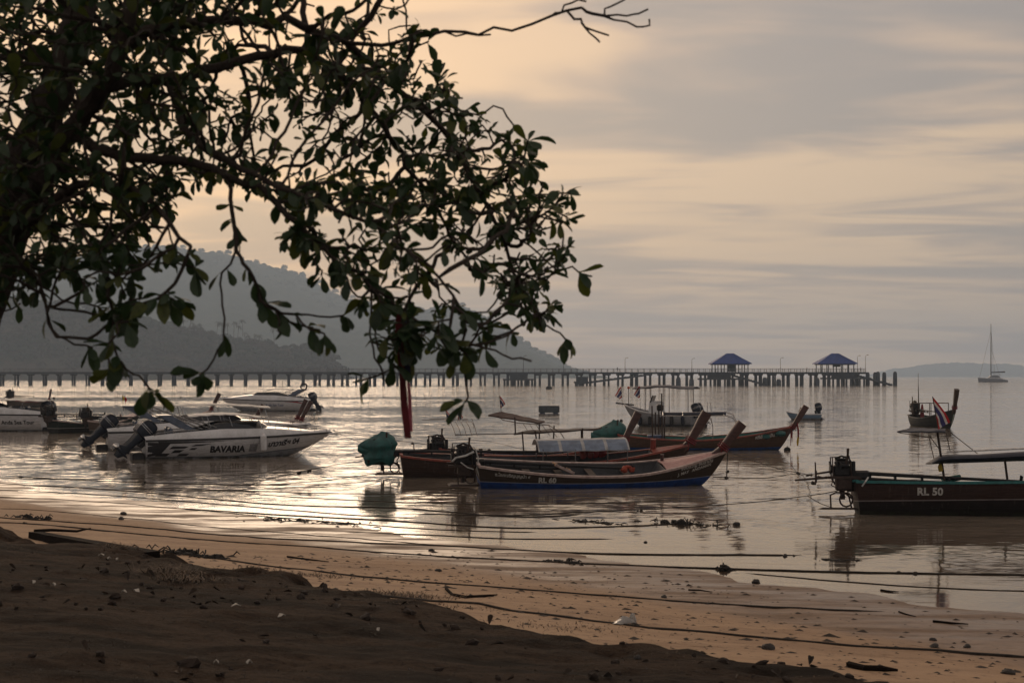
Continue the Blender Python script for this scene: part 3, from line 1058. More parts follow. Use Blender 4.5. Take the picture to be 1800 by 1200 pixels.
# ================================================================== BOATS
class Hull:
    """parametric hull: t runs from stern to stem, v from keel to gunwale"""
    def __init__(s, L, B, sheer, stern_w=0.55, rake=0.95, keel=-0.32, tmax=0.42, pw=2.3, e_y=0.72, e_z=1.35, srake=0.2):
        s.L, s.B, s.sheer, s.stern_w, s.rake, s.keel, s.tmax, s.pw, s.e_y, s.e_z, s.srake = L, B, sheer, stern_w, rake, keel, tmax, pw, e_y, e_z, srake
        s.st = np.array([p[0] for p in sheer])
        s.sz = np.array([p[1] for p in sheer])
        s.tab = [s.zs_exact(k / 400) for k in range(402)]

    def zs(s, t):
        u = min(max(t, 0.0), 1.0) * 400
        i = int(u)
        return s.tab[i] + (s.tab[i + 1] - s.tab[i]) * (u - i)

    def zs_exact(s, t):
        # smooth interpolation through the sheer points
        t = min(max(t, 0), 1)
        i = int(np.clip(np.searchsorted(s.st, t) - 1, 0, len(s.st) - 2))
        h = s.st[i + 1] - s.st[i]
        u = (t - s.st[i]) / h

        def m(k):
            if k == 0:
                return (s.sz[1] - s.sz[0]) / (s.st[1] - s.st[0])
            if k == len(s.st) - 1:
                return (s.sz[-1] - s.sz[-2]) / (s.st[-1] - s.st[-2])
            return (s.sz[k + 1] - s.sz[k - 1]) / (s.st[k + 1] - s.st[k - 1])
        a, b = s.sz[i], s.sz[i + 1]
        return (2 * u**3 - 3 * u**2 + 1) * a + (u**3 - 2 * u**2 + u) * h * m(i) + (-2 * u**3 + 3 * u**2) * b + (u**3 - u**2) * h * m(i + 1)

    def half(s, t):
        if t < s.tmax:
            u = 1 - t / s.tmax
            return s.B / 2 * (1 - (1 - s.stern_w) * u ** 1.9) + 0.03
        u = (t - s.tmax) / (1 - s.tmax)
        return s.B / 2 * max(1 - u ** s.pw, 0.0) + 0.03

    def P(s, t, v, side=1, inset=0.0):
        zk = s.keel * (1 - max(0, (t - 0.8) / 0.2) ** 2 * 0.6)
        zs = s.zs(t)
        xs_ = s.srake * (1 - v)
        xb = s.L - s.rake * (1 - v) ** 1.15
        y = max(s.half(t) - inset, 0.0) * math.sin(v * math.pi / 2) ** s.e_y
        return Vector((xs_ + (xb - xs_) * t, side * y, zk + (zs - zk) * v ** s.e_z))

    def at(s, x, z, side):
        """point on the outside at local x and height z"""
        t, v = x / s.L, 0.6
        for _ in range(7):
            lo, hi = 0.0, 1.0
            for _ in range(13):
                m = (lo + hi) / 2
                if s.P(t, m).z < z:
                    lo = m
                else:
                    hi = m
            v = lo
            t += (x - s.P(t, v).x) / s.L * 0.9
            t = min(max(t, 0), 1)
        p = s.P(t, v, side)
        du = s.P(min(t + 0.01, 1), v, side) - s.P(max(t - 0.01, 0), v, side)
        dv = s.P(t, min(v + 0.02, 1), side) - s.P(t, max(v - 0.02, 0), side)
        n = du.cross(dv)
        n.normalize()
        if n.y * side < 0:
            n = -n
        return p, n


def hull_mesh(h, nt=30, nv=12, transom=True):
    m = MB()
    for side in (1, -1):
        rows = [[h.P(i / nt, j / nv, side) for j in range(nv + 1)] for i in range(nt + 1)]
        m.grid(rows, side > 0)
    if transom:
        a = [h.P(0, j / nv, 1) for j in range(nv + 1)]
        b = [h.P(0, j / nv, -1) for j in range(nv + 1)]
        m.grid([a, b], True)
    return m


def put_text(boat, h, body, size, x, z, side, material, shear=0.0, bold=0.0, spacing=1.0, follow=0.0, name='lettering', fix=None):
    """flat lettering laid on the hull side; side -1 reads towards the bow, +1 towards the stern"""
    me = text_geo(body, size, shear, bold, spacing)
    d = 1 if side < 0 else -1
    for v in me.vertices:
        u, q = v.co.x, v.co.y
        p, n = h.at(x + d * u, z + q + follow * u, side)
        v.co = p + n * 0.014
    me.update()
    return obj(name, me, boat, material)


class Place:
    """boat frame: stern on the water at a photo pixel, heading in degrees from +X"""
    def __init__(s, px, py, head, roll=0.0):
        s.o = wat(px, py)
        s.a = R(head)
        s.roll = R(roll)
        s.c, s.s = math.cos(s.a), math.sin(s.a)

    def mat(s):
        return Matrix.Translation(s.o) @ Matrix.Rotation(s.a, 4, 'Z') @ Matrix.Rotation(s.roll, 4, 'X')

    def loc(s, px, py, side=0.0):
        """boat coordinates of a photo pixel on the fore-and-aft plane `side` metres off the centreline"""
        # ray: X = k*d, Y = d ; lateral = -(X-ox)*s + (Y-oy)*c = side
        k = (px - 900) / FPX
        d = (side - s.o.x * s.s + s.o.y * s.c) / (s.c - k * s.s)
        X, Y = k * d, d
        dx, dy = X - s.o.x, Y - s.o.y
        return Vector((dx * s.c + dy * s.s, side, CAMH - (py - HZ) / FPX * d))


def engine_part(boat, loc, cover=None, sc=1.0, shaft=5.0, drop=-0.25, tiller=1.2, hoses=False, yaw=0.0):
    """car engine on a longtail pivot: block, shaft swung inboard, tiller aft"""
    rr = random.Random(int(loc[0] * 1000 + loc[2] * 77) & 0xffff)
    o = empty('engine', loc, yaw)
    o.parent = boat
    m = MB()
    m.box((0, 0, 0.26 * sc), (0.52 * sc, 0.34 * sc, 0.36 * sc), bev=0.04)
    m.box((0.02, 0, 0.50 * sc), (0.46 * sc, 0.24 * sc, 0.16 * sc), bev=0.04)
    m.box((0.0, 0, 0.60 * sc), (0.30 * sc, 0.16 * sc, 0.07 * sc), bev=0.02)
    m.tube([(-0.30 * sc, -0.02, 0.30 * sc), (-0.36 * sc, -0.02, 0.30 * sc)], 0.15 * sc, 12)
    m.tube([(-0.30 * sc, 0.12, 0.48 * sc), (-0.35 * sc, 0.12, 0.48 * sc)], 0.07 * sc, 10)
    m.tube([(-0.05 * sc, -0.22 * sc, 0.40 * sc), (0.18 * sc, -0.22 * sc, 0.40 * sc)], 0.07 * sc, 10)
    for k in range(4):
        x = (-0.17 + 0.11 * k) * sc
        m.tube([(x, -0.13 * sc, 0.52 * sc), (x, -0.22 * sc, 0.46 * sc), (x, -0.25 * sc, 0.32 * sc)], 0.025 * sc, 6)
        m.tube([(x, 0.08 * sc, 0.56 * sc), (x + 0.02, 0.05, 0.66 * sc)], 0.02 * sc, 6)
    m.tube([(-0.2 * sc, 0, 0.62 * sc), (0.0, 0.0, 0.70 * sc), (0.22 * sc, 0.0, 0.64 * sc), (0.30 * sc, 0.0, 0.5 * sc)], 0.03 * sc, 6)
    m.build('block', IRON, o, True)
    f = MB()
    for sy in (-0.2, 0.2):
        f.box((0.0, sy * sc, 0.05 * sc), (0.9 * sc, 0.05, 0.07))
        f.tube([(-0.28 * sc, sy * sc, 0.05), (-0.30 * sc, sy * sc, 0.66 * sc), (0.2 * sc, sy * sc, 0.70 * sc), (0.28 * sc, sy * sc, 0.05)], 0.018, 6)
    f.box((0.06, 0, -0.12), (0.42, 0.34, 0.34), bev=0.05)
    f.box((0.30, 0.05, 0.02), (0.4, 0.3, 0.16), bev=0.04)
    f.tube([(-0.25, 0.1, 0.05), (-0.1, 0.12, -0.2), (0.1, 0.1, -0.45)], 0.02, 6)
    f.tube([(-0.2, -0.15, 0.1), (-0.28, -0.18, -0.15), (0.05, -0.15, -0.3)], 0.015, 6)
    f.tube([(0.02, 0, -0.5), (0.02, 0, 0.0)], 0.06, 8)
    f.build('mounting_frame', RUST, o)
    ra_ = MB().box((0.34 * sc, 0, 0.34 * sc), (0.10 * sc, 0.44 * sc, 0.42 * sc), bev=0.02)
    ra_.build('radiator', IRON, o)
    MB().tube([(0.10 * sc, -0.2 * sc, 0.45 * sc), (0.16 * sc, -0.2 * sc, 0.70 * sc), (0.17 * sc, -0.2 * sc, 0.93 * sc)], [0.03, 0.03, 0.035], 7).build('exhaust_pipe', RUST, o)
    s_ = MB()
    s_.tube([(0.3, 0.02, 0.16), (shaft * 0.5, 0.04, 0.16 + drop * 0.5), (shaft, 0.05, 0.16 + drop)], [0.055, 0.045, 0.035], 7)
    s_.tube([(0.3, 0.02, 0.03), (shaft * 0.33, 0.04, 0.03 + drop * 0.33), (shaft * 0.62, 0.05, 0.05 + drop * 0.62)], [0.045, 0.04, 0.03], 7)
    for u in (0.16, 0.3, 0.45, 0.6):
        s_.box((shaft * u, 0.03, 0.10 + drop * u), (0.06, 0.06, 0.18))
    s_.box((0.45, 0.02, 0.10), (0.5, 0.22, 0.24), bev=0.05)
    s_.build('tail_shaft', IRON, o, True)
    pr = MB()
    for k in range(3):
        a = k * 2.094
        pr.box((shaft, 0.05 + 0.09 * math.cos(a), 0.16 + drop + 0.09 * math.sin(a)), (0.03, 0.13, 0.08), Matrix.Rotation(a, 3, 'X') @ Matrix.Rotation(0.5, 3, 'Y'))
    pr.build('propeller', IRON, o)
    if tiller:
        t_ = MB().tube([(-0.2, 0.0, 0.05), (-tiller, 0, -0.03)], [0.035, 0.025], 7)
        t_.tube([(-0.2, 0.0, 0.20), (-tiller * 0.55, 0, 0.13)], 0.025, 6)
        t_.box((-tiller * 0.55, 0, 0.06), (0.05, 0.05, 0.30))
        t_.tube([(-tiller * 0.55, 0, -0.1), (-tiller * 0.56, 0, 0.42)], 0.018, 6)
        t_.build('tiller', RUST, o)
    if hoses:
        hs = MB()
        hs.tube([(-0.35, -0.3, 0.22), (-0.25, -0.34, 0.34), (0.05, -0.34, 0.40), (0.3, -0.33, 0.52)], 0.032, 8)
        hs.tube([(0.34, -0.28, 0.62), (0.44, -0.32, 0.3), (0.40, -0.34, 0.0), (0.52, -0.32, -0.35)], 0.022, 7)
        hs.tube([(-0.1, -0.33, 0.2), (0.1, -0.36, 0.05), (0.3, -0.34, -0.02)], 0.018, 7)
        hs.build('hose', PIPE_WHITE, o, True)
    if cover:
        g = MB()
        n = 28
        rings = []
        for k in range(15):
            u = k / 14
            z = 0.84 * sc - u * 1.10 * sc
            rad = float(np.interp(u, [0, 0.06, 0.18, 0.36, 0.5, 0.62, 0.8, 1.0], [0.06, 0.27, 0.46, 0.54, 0.47, 0.47, 0.50, 0.38])) * sc
            ring = []
            for j in range(n):
                a = 2 * math.pi * j / n
                w_ = 1 + 0.07 * math.sin(4 * a + 5 * u) + 0.05 * math.sin(9 * a - 7 * u) + 0.03 * math.sin(15 * a + 11 * u) + rr.uniform(-0.02, 0.02)
                ex = 1.35 if math.cos(a) < 0 else 1.1
                ring.append(Vector((rad * w_ * math.cos(a) * ex - 0.05, rad * w_ * math.sin(a) * 0.8, z + rr.uniform(-0.006, 0.006) + 0.10 * sc * math.cos(a - 0.6) * (1 - u) + (0.10 * sc * math.sin(3 * a) if k > 11 else 0))))
            rings.append(ring)
        g.loft(rings)
        # gathered tail of the sheet over the tiller
        tl = []
        for k in range(6):
            u = k / 5
            c = Vector((-0.40 - 0.50 * u, 0.0, 0.22 - 0.06 * u + 0.16 * u * u)) * sc
            tl.append([c + Vector((0, (0.24 - 0.14 * u) * math.cos(2 * math.pi * j / 10) * (1 + rr.uniform(-.1, .1)), (0.27 - 0.15 * u) * math.sin(2 * math.pi * j / 10) * (1 + rr.uniform(-.15, .15)))) * sc for j in range(10)])
        g.loft(tl)
        g.build('cover', cover, o, True).data.set_sharp_from_angle(angle=R(58))
    return o


def prow_part(boat, base, top, wide=0.15, thick=0.20, material=None, grow=1.08, ribbon=True, ribs=None):
    base, top = Vector(base), Vector(top)
    ax = (top - base).normalized()
    v = Vector((0, 1, 0))
    u = v.cross(ax).normalized()
    secs = []
    foot = base - ax * 0.35 - Vector((0.18, 0, 0.02))
    for k, (c, q) in enumerate(((foot, 0.75), (base, 0.8), (base.lerp(top, 0.33), 0.88), (base.lerp(top, 0.7), 1.05), (top, grow))):
        secs.append(superellipse(c, u, v, thick * q * 0.64, wide * q * 0.68, 16, 5.0))
    o = MB().loft(secs).build('prow', material or WOOD_RED, boat, True)
    if ribbon:
        g = MB()
        for k in range(3):
            c = base + ax * (0.02 + 0.07 * k)
            ring = superellipse(c, u, v, thick * 0.70 + 0.02, wide * 0.70 + 0.02, 16, 3.0)
            g.tube(ring + [ring[0]], 0.024 - 0.004 * k, 6)
        for k in range(4):
            s_ = base + u * (-thick * 0.7) * (1 if k % 2 else 0.6) + Vector((0.02 * k, -0.10 + 0.07 * k, 0))
            L = ribs[k % len(ribs)] if ribs else 0.25
            g.tube([s_, s_ + Vector((0.03, 0.0, -L * 0.4)), s_ + Vector((0.02, 0.02, -L))], [0.018, 0.022, 0.012], 6)
        g.build('ribbon', RIBBON, o, True)
    return o


def flag_part(boat, foot, h, lean, tex='thai', w=0.5, fl=0.35):
    foot = Vector(foot)
    top = foot + Vector((lean, 0, h))
    po = MB().tube([foot, top], 0.012, 5).build('flag_pole', RUST, boat)
    g = MB()
    bands = [RED_CLOTH, WHITE_CLOTH, BLUE_CLOTH, WHITE_CLOTH, RED_CLOTH] if tex == 'thai' else [tex]
    fr = {5: [0, 1 / 6, 2 / 6, 4 / 6, 5 / 6, 1], 1: [0, 1]}[len(bands)]
    for b in range(len(bands)):
        g.cur = b
        rows = []
        for j in range(6):
            u = j / 5
            row = []
            for q in (fr[b], fr[b + 1]):
                # slack cloth hanging down from the hoist
                p = top - Vector((lean / h, 0, 1)) * (q * fl * (1 - 0.65 * u)) + Vector(((0.12 + 0.42 * (1 - q)) * w * u ** 0.8, 0.05 * math.sin(u * 7 + q * 3), -w * u * 0.80))
                row.append(p)
            rows.append(row)
        g.grid(rows)
    g.build('flag', bands, po, True)
    return po


def longtail(pl, L, B, sheer, tip, label, hullm, rail, inside, prow_top=None, prow_base=None, group='longtail boats at their moorings', deck=None, engine=None, thwarts=(0.2, 0.33, 0.46, 0.6), prow_mat=None, prow_size=(0.15, 0.2), ribs=None, rake=0.95, stern_hoop=False):
    o = empty('longtail_boat', (pl.o.x, pl.o.y, 0), pl.a)
    o.rotation_euler = (pl.roll, 0, pl.a)          # aground at low water, so some of them lean
    tag(o, label, 'boat', group)
    h = Hull(L, B, sheer, rake=rake)
    hull_mesh(h).build('hull', hullm, o, True)
    # inside skin and floor
    g = MB()
    T = [0.015 + 0.955 * k / 26 for k in range(27)]
    for side in (1, -1):
        rows = [[h.P(t, v, side, 0.045) for v in (0.40, 0.55, 0.7, 0.85, 0.985)] for t in T]
        g.grid(rows, side < 0)
    g.grid([[h.P(t, 0.40, 1, 0.045), h.P(t, 0.40, -1, 0.045)] for t in T], True)
    g.build('inside', inside, o, True)
    for side in (1, -1):
        m = MB()
        secs = []
        for k in range(31):
            t = k / 30
            p = h.P(t, 1.0, side)
            a = Vector((0, 1, 0))
            e = 0.045 if t < 0.985 else 0.03
            secs.append([p + Vector((0, side * 0.035, -0.05)), p + Vector((0, side * 0.035, 0.018)), p + Vector((0, -side * e, 0.018)), p + Vector((0, -side * e, -0.05))])
        m.loft(secs)
        m.build('gunwale', rail, o)
    w0 = h.half(0.0)
    MB().box((0.02, 0, h.zs(0) + 0.004), (0.10, w0 * 1.9, 0.06)).build('transom_cap', rail, o)
    for t in thwarts:
        yb = h.half(t) * 0.93
        MB().box((h.L * t, 0, h.zs(t) - 0.17), (0.22, yb * 1.9, 0.035)).build('thwart', WOOD_GREY, o)
    if deck:
        rows = []
        for k in range(9):
            t = deck[0] + (0.995 - deck[0]) * k / 8
            rows.append([h.P(t, 0.985, 1) + Vector((0, 0, 0.02)), Vector((h.P(t, 1, 1).x, 0, h.zs(t) + 0.055)), h.P(t, 0.985, -1) + Vector((0, 0, 0.02))])
        MB().sheet(rows, 0.03).build('foredeck', deck[1], o)
        t = deck[0]
        ar = [[h.P(t, 0.985, 1) - Vector((0, 0, 0.01)), h.P(t, 0.985, -1) - Vector((0, 0, 0.01))], [h.P(t, 0.45, 1, 0.05), h.P(t, 0.45, -1, 0.05)]]
        MB().grid(ar).build('bulkhead', GREY_IN, o)
        for sy in (-1, 1):
            x = h.P(t, 1, 1).x + 0.1
            bt = MB().tube([(x, sy * h.half(t) * 0.62, h.zs(t) - 0.2), (x, sy * h.half(t) * 0.62, h.zs(t) + 0.20), (x, sy * h.half(t) * 0.62, h.zs(t) + 0.24)], [0.055, 0.055, 0.065], 8)
            if sy > 0:
                bt.build('mooring_post', WOOD_RED, o, True)
    if prow_top is not None:
        prow_part(o, prow_base, prow_top, prow_size[0], prow_size[1], prow_mat, ribs=ribs)
    if engine:
        engine_part(o, **engine)
    if stern_hoop:
        q = MB()
        q.box((-0.35, 0, 0.12), (1.0, 0.35, 0.05), taper=0.8)
        q.tube([(-0.55, -0.1, 0.14), (-0.56, -0.1, 0.45), (-0.42, -0.1, 0.52), (-0.2, -0.1, 0.50), (0.0, -0.1, 0.35)], 0.022, 6)
        ring = [(-0.18 + 0.16 * math.cos(a * 0.524), -0.14, 0.34 + 0.17 * math.sin(a * 0.524)) for a in range(13)]
        q.tube(ring, 0.022, 6)
        q.tube([(0.0, 0.12, 0.1), (-0.1, 0.12, 0.55), (0.02, 0.12, 0.75)], 0.02, 6)
        q.build('stern_step', RUST, o)
    return o, h


def posts(boat, lst, r=0.022, material=None):
    for a, b in lst:
        MB().tube([a, b], r, 6).build('canopy_post', material or RUST, boat)


# ---------------------------------------------------------------- the near longtail with the blue bottom
A = Place(836, 857, 9, 10)
tip = A.loc(1274, 791)
hullA = hull_mat('dark_brown_hull_blue_bottom', (0.040, 0.026, 0.019), (0.010, 0.050, 0.22), (0.26, 0.27, 0.30), 0.30, 0.32, 0.0)
La = tip.x
sh = [(0, 0.80), (0.12, 0.70), (0.3, 0.585), (0.5, 0.53), (0.65, 0.57), (0.8, 0.74), (0.92, 0.95), (1.0, 1.10)]
boatA, hA = longtail(A, La, 1.75, sh, tip, 'dark brown longtail boat with blue bottom lettered RL 60', hullA, RAIL_PALE, GREY_IN,
                     prow_top=A.loc(1299, 741), prow_base=A.loc(1266, 787), deck=(0.74, PINK_DECK), prow_size=(0.17, 0.22), ribs=[0.2, 0.3],
                     engine=dict(loc=A.loc(812, 818), sc=1.0, shaft=5.3, drop=-0.30, tiller=0.0, hoses=True), stern_hoop=True)
put_text(boatA, hA, 'RL 60', 0.215, A.loc(946, 846, -0.8).x, 0.345, -1, LETTER_WHITE, bold=0.012, spacing=1.05)
put_text(boatA, hA, 'ซ.โชคเจริญบุญนำ ๔', 0.135, A.loc(870, 835, -0.7).x, 0.52, -1, LETTER_WHITE, bold=0.003, follow=-0.055)
put_text(boatA, hA, 'จอมขวัญ อันดามัน', 0.15, A.loc(1193, 825, -0.4).x, 0.62, -1, LETTER_WHITE, bold=0.004, follow=0.17)
put_text(boatA, hA, 'J. MAY   ANDAMAN', 0.13, A.loc(1188, 836, -0.4).x, 0.44, -1, LETTER_WHITE, bold=0.004, follow=0.22)
# things lying in it
p = A.loc(988, 822, 0.1)
o = empty('wooden_hatch', (0, 0, 0))
o.matrix_world = A.mat() @ Matrix.Translation(p)
MB().box((0, 0, 0), (0.62, 0.5, 0.05), Matrix.Rotation(0.42, 3, 'Y')).build('board', mat('ochre_board', (0.30, 0.13, 0.03), 0.6), o)
MB().box((0.02, -0.26, 0.02), (0.66, 0.03, 0.07), Matrix.Rotation(0.42, 3, 'Y')).build('batten', RAIL_PALE, o)
tag(o, 'ochre hatch board leaning in the boat lettered RL 60', 'board')


def jacket(pl, px, py, side, label, material=ORANGE, s=1.0):
    q = pl.loc(px, py, side)
    m = MB()
    m.blob((-0.12, 0, 0.0), (0.14 * s, 0.12 * s, 0.15 * s), 9, 6, 0.18)
    m.blob((0.12, 0.03, -0.01), (0.15 * s, 0.12 * s, 0.13 * s), 9, 6, 0.18)
    m.blob((0.0, 0.05, 0.08 * s), (0.15 * s, 0.07 * s, 0.08 * s), 9, 6, 0.18)
    b = m.build('life_jacket', material, None, True)
    b.matrix_world = pl.mat() @ Matrix.Translation(q)
    tag(b, label, 'life jacket')


jacket(A, 1103, 824, 0.0, 'orange red life jacket lying amidships in the boat lettered RL 60', mat('dull_orange_plastic', (0.36, 0.06, 0.03), 0.7), 0.75)

# ---------------------------------------------------------------- second longtail: red rail, teal engine cover
B_ = Place(703, 838, 7, 5.5)
tip = B_.loc(1214, 781)
hullB = hull_mat('dark_varnished_hull', (0.045, 0.024, 0.017), (0.020, 0.014, 0.012), (0.06, 0.03, 0.02), 0.03, 0.05)
sh = [(0, 0.80), (0.1, 0.70), (0.3, 0.58), (0.5, 0.55), (0.66, 0.60), (0.8, 0.74), (0.92, 0.93), (1.0, 1.08)]
boatB, hB = longtail(B_, tip.x, 1.8, sh, tip, 'dark longtail boat with red rail and teal cover over its stern engine', hullB, RAIL_RED, GREY_IN,
                     prow_top=B_.loc(1240, 724), prow_base=B_.loc(1211, 777), prow_size=(0.18, 0.25), ribs=[0.3, 0.5, 0.2], deck=(0.86, RAIL_RED),
                     engine=dict(loc=B_.loc(671, 801), sc=0.9, shaft=5.6, drop=-0.05, tiller=0.9, cover=TARP_TEAL), stern_hoop=True)
# white roof tarpaulin amidships of the second boat
roof = []
for k in range(9):
    u = k / 8
    xa = B_.loc(940 + 158 * u, 778).x
    row = []
    for j in range(7):
        q = j / 6
        y = -0.85 + 1.7 * q
        row.append(Vector((xa, y, B_.loc(1000, 771).z + 0.05 * u - 0.30 * (abs(q - 0.5) * 2) ** 2.2 - 0.02 * math.sin(u * 3.14 * 4) ** 2)))
    roof.append(row)
cn = MB()
for k in range(8):
    cn.cur = 0
    cn.sheet([roof[k], roof[k + 1]], 0.012)
rf = cn.build('canopy_roof', TARP_WHITE, boatB, False)
pn = MB()
for k in range(4):
    a, b = roof[2 * k], roof[2 * k + 2]
    q = []
    for u in (0.06, 0.5, 0.92):
        q.append([a[0].lerp(b[0], u) + Vector((0, -0.012, 0.006)), a[1].lerp(b[1], u) + Vector((0, -0.006, 0.012)), a[2].lerp(b[2], u) + Vector((0, 0, 0.012))])
    pn.grid(q)
pn.build('clear_panel', TARP_PALEBLUE, rf)
for px in (948, 1004, 1060, 1094):
    x = B_.loc(px, 800).x
    t = x / hB.L
    for sy in (-0.82, 0.82):
        MB().tube([(x, sy, hB.zs(t) - 0.05), (x, sy, B_.loc(1000, 783).z)], 0.02, 6).build('canopy_post', STEEL, boatB)
jacket(B_, 1052, 796, 0.1, 'red life jacket under the white canopy roof', mat('red_plastic', (0.35, 0.03, 0.03), 0.6), 1.1)
jacket(B_, 1030, 797, -0.2, 'faded red life jacket beside the brighter one under the white canopy roof', mat('faded_red_plastic', (0.30, 0.06, 0.05), 0.6), 1.0)
m = MB().tube([(0, 0, -0.4), (0, 0, 0.32), (0, 0, 0.36)], [0.10, 0.10, 0.11], 10)
q = B_.loc(1147, 790, 0.1)
m.build('mooring_post', mat('red_post_paint', (0.25, 0.05, 0.035), 0.6), boatB, True).location = q

# ---------------------------------------------------------------- third longtail: brown sun roof, bare engine
C_ = Place(772, 826, 7)
tip = C_.loc(1099, 779)
hullC = hull_mat('brown_hull_blue_line', (0.060, 0.030, 0.020), (0.015, 0.05, 0.16), (0.10, 0.05, 0.03), 0.22, 0.24)
sh = [(0, 0.78), (0.15, 0.66), (0.4, 0.55), (0.62, 0.58), (0.82, 0.78), (1.0, 1.05)]
boatC, hC = longtail(C_, tip.x, 1.7, sh, tip, 'brown longtail boat with tilted brown sun roof behind the white canopy', hullC, RAIL_RED, BLUE_IN,
                     prow_top=C_.loc(1122, 725), prow_base=C_.loc(1097, 775), prow_size=(0.16, 0.20), ribs=[0.15, 0.2],
                     engine=dict(loc=C_.loc(768, 798), sc=1.0, shaft=4.6, drop=-0.2, tiller=1.5))


def roof_slab(pl, boat, a, b, c, d, th, material, name='sun_roof', wave=0.0):
    """slab through four (px, py, side) corners: near-aft, near-fore, far-fore, far-aft"""
    A4 = [pl.loc(*k) for k in (a, b, c, d)]
    rows = []
    for i in range(9):
        u = i / 8
        row = []
        for j in range(4):
            q = j / 3
            p = (A4[0].lerp(A4[1], u)).lerp(A4[3].lerp(A4[2], u), q)
            row.append(p + Vector((0, 0, wave * math.sin(i * 2.1 + j))))
        rows.append(row)
    return MB().sheet(rows, th).build(name, material, boat)


r1 = roof_slab(C_, boatC, (858, 729, -0.55), (945, 742, -0.55), (958, 740, 0.65), (882, 723, 0.65), 0.05, TARP_BROWN, wave=0.012)
for k in range(3):
    a = C_.loc(866 + 30 * k, 731 + 4.2 * k, -0.45)
    MB().tube([a, a + Vector((0.05, 1.0, 0.0))], 0.02, 6).build('batten', RUST, r1)
r2 = roof_slab(C_, boatC, (903, 762, -0.6), (1042, 754, -0.6), (1058, 751, 0.6), (935, 755, 0.6), 0.05, mat('dark_brown_tarpaulin', (0.055, 0.04, 0.04), 0.7, bump=0.3), wave=0.018)
lst = []
for (xa, ya, xb, yb, sd) in ((918, 758, 921, 800, -0.6), (941, 757, 946, 800, -0.6), (1022, 754, 1022, 790, 0.5), (905, 733, 906, 762, -0.5), (948, 740, 948, 800, 0.4), (974, 748, 972, 800, 0.5), (1024, 752, 1024, 785, -0.6)):
    lst.append((C_.loc(xa, ya, sd), C_.loc(xb, yb, sd)))
posts(boatC, lst, 0.026)
fr_ = MB()
for sd in (-0.6, 0.6):
    fr_.tube([C_.loc(800, 764, sd), C_.loc(905, 762, sd), C_.loc(1050, 754, sd)], 0.016, 6)
    fr_.tube([C_.loc(875, 731, sd), C_.loc(884, 738, sd), C_.loc(910, 743, sd), C_.loc(965, 747, sd), C_.loc(985, 760, sd), C_.loc(1003, 787, sd)], 0.014, 6)
    for k in range(5):
        fr_.tube([C_.loc(920 + 11 * k, 745 + k * 0.6, sd), C_.loc(927 + 13 * k, 756 + 3 * k, sd)], 0.010, 5)
fr_.build('canopy_frame', RUST, boatC)
# bent hoops and aft rail with two flags
hp = MB()
for k in range(5):
    x0_ = 783 + 9.5 * k
    hp.tube([C_.loc(x0_, 739 + k * 0.5, -0.55), C_.loc(x0_ + 8, 741, -0.5), C_.loc(x0_ + 14, 752, -0.5), C_.loc(x0_ + 18, 766, -0.5)], 0.012, 5)
    hp.tube([C_.loc(x0_, 739 + k * 0.5, -0.55), C_.loc(x0_ + 1, 737 + k * 0.5, 0.5)], 0.012, 5)
hp.tube([C_.loc(742, 738, -0.5), C_.loc(790, 737, -0.5), C_.loc(823, 739, -0.5)], 0.014, 5)
hp.tube([C_.loc(755, 736, 0.5), C_.loc(790, 735, 0.5), C_.loc(823, 737, 0.5)], 0.014, 5)
hp.tube([C_.loc(829, 735, 0.3), C_.loc(834, 748, 0.3), C_.loc(832, 752, 0.3)], 0.012, 5)
hp.build('hoop_frame', STEEL, boatC)
flag_part(boatC, C_.loc(786, 737), 0.36, -0.06, w=0.42, fl=0.32)
flag_part(boatC, C_.loc(806, 737), 0.40, -0.06, w=0.42, fl=0.32)
flag_part(boatC, C_.loc(881, 725, 0.3), 0.62, -0.06, w=0.40, fl=0.40)

# ---------------------------------------------------------------- fourth longtail: teal inside, pipe canopy frame
D_ = Place(1086, 790, -4, 3)
tip = D_.loc(1393, 757)
hullD = hull_mat('red_brown_hull', (0.085, 0.048, 0.032), (0.015, 0.055, 0.19), (0.06, 0.04, 0.03), 0.16, 0.18)
sh = [(0, 0.74), (0.2, 0.60), (0.45, 0.54), (0.62, 0.62), (0.8, 0.80), (0.92, 0.98), (1.0, 1.10)]
boatD, hD = longtail(D_, tip.x, 1.8, sh, tip, 'red brown longtail boat with teal inside and bent pipe canopy frame', hullD, RAIL_RED, TEAL_IN,
                     prow_top=D_.loc(1417, 713), prow_base=D_.loc(1393, 752), prow_size=(0.16, 0.21), ribs=[0.5, 0.9, 0.7], rake=0.8,
                     engine=dict(loc=D_.loc(1078, 778), sc=1.15, shaft=4.8, drop=-0.1, tiller=0.8, cover=TARP_TEAL))
put_text(boatD, hD, 'ศรีอันดามัน ๙', 0.20, D_.loc(1327, 780, -0.5).x, 0.56, -1, LETTER_WHITE, bold=0.008, follow=0.12)
MB().tube([D_.loc(1401, 742, -0.10), D_.loc(1403, 756, -0.12), D_.loc(1403, 768, -0.12)], [0.03, 0.045, 0.04], 7).build('garland', RIBBON, boatD, True)
MB().tube([D_.loc(1403, 767, -0.12), D_.loc(1402, 776, -0.12), D_.loc(1402, 783, -0.12)], [0.04, 0.055, 0.03], 7).build('garland', YEL_CLOTH, boatD, True)
hp = MB()
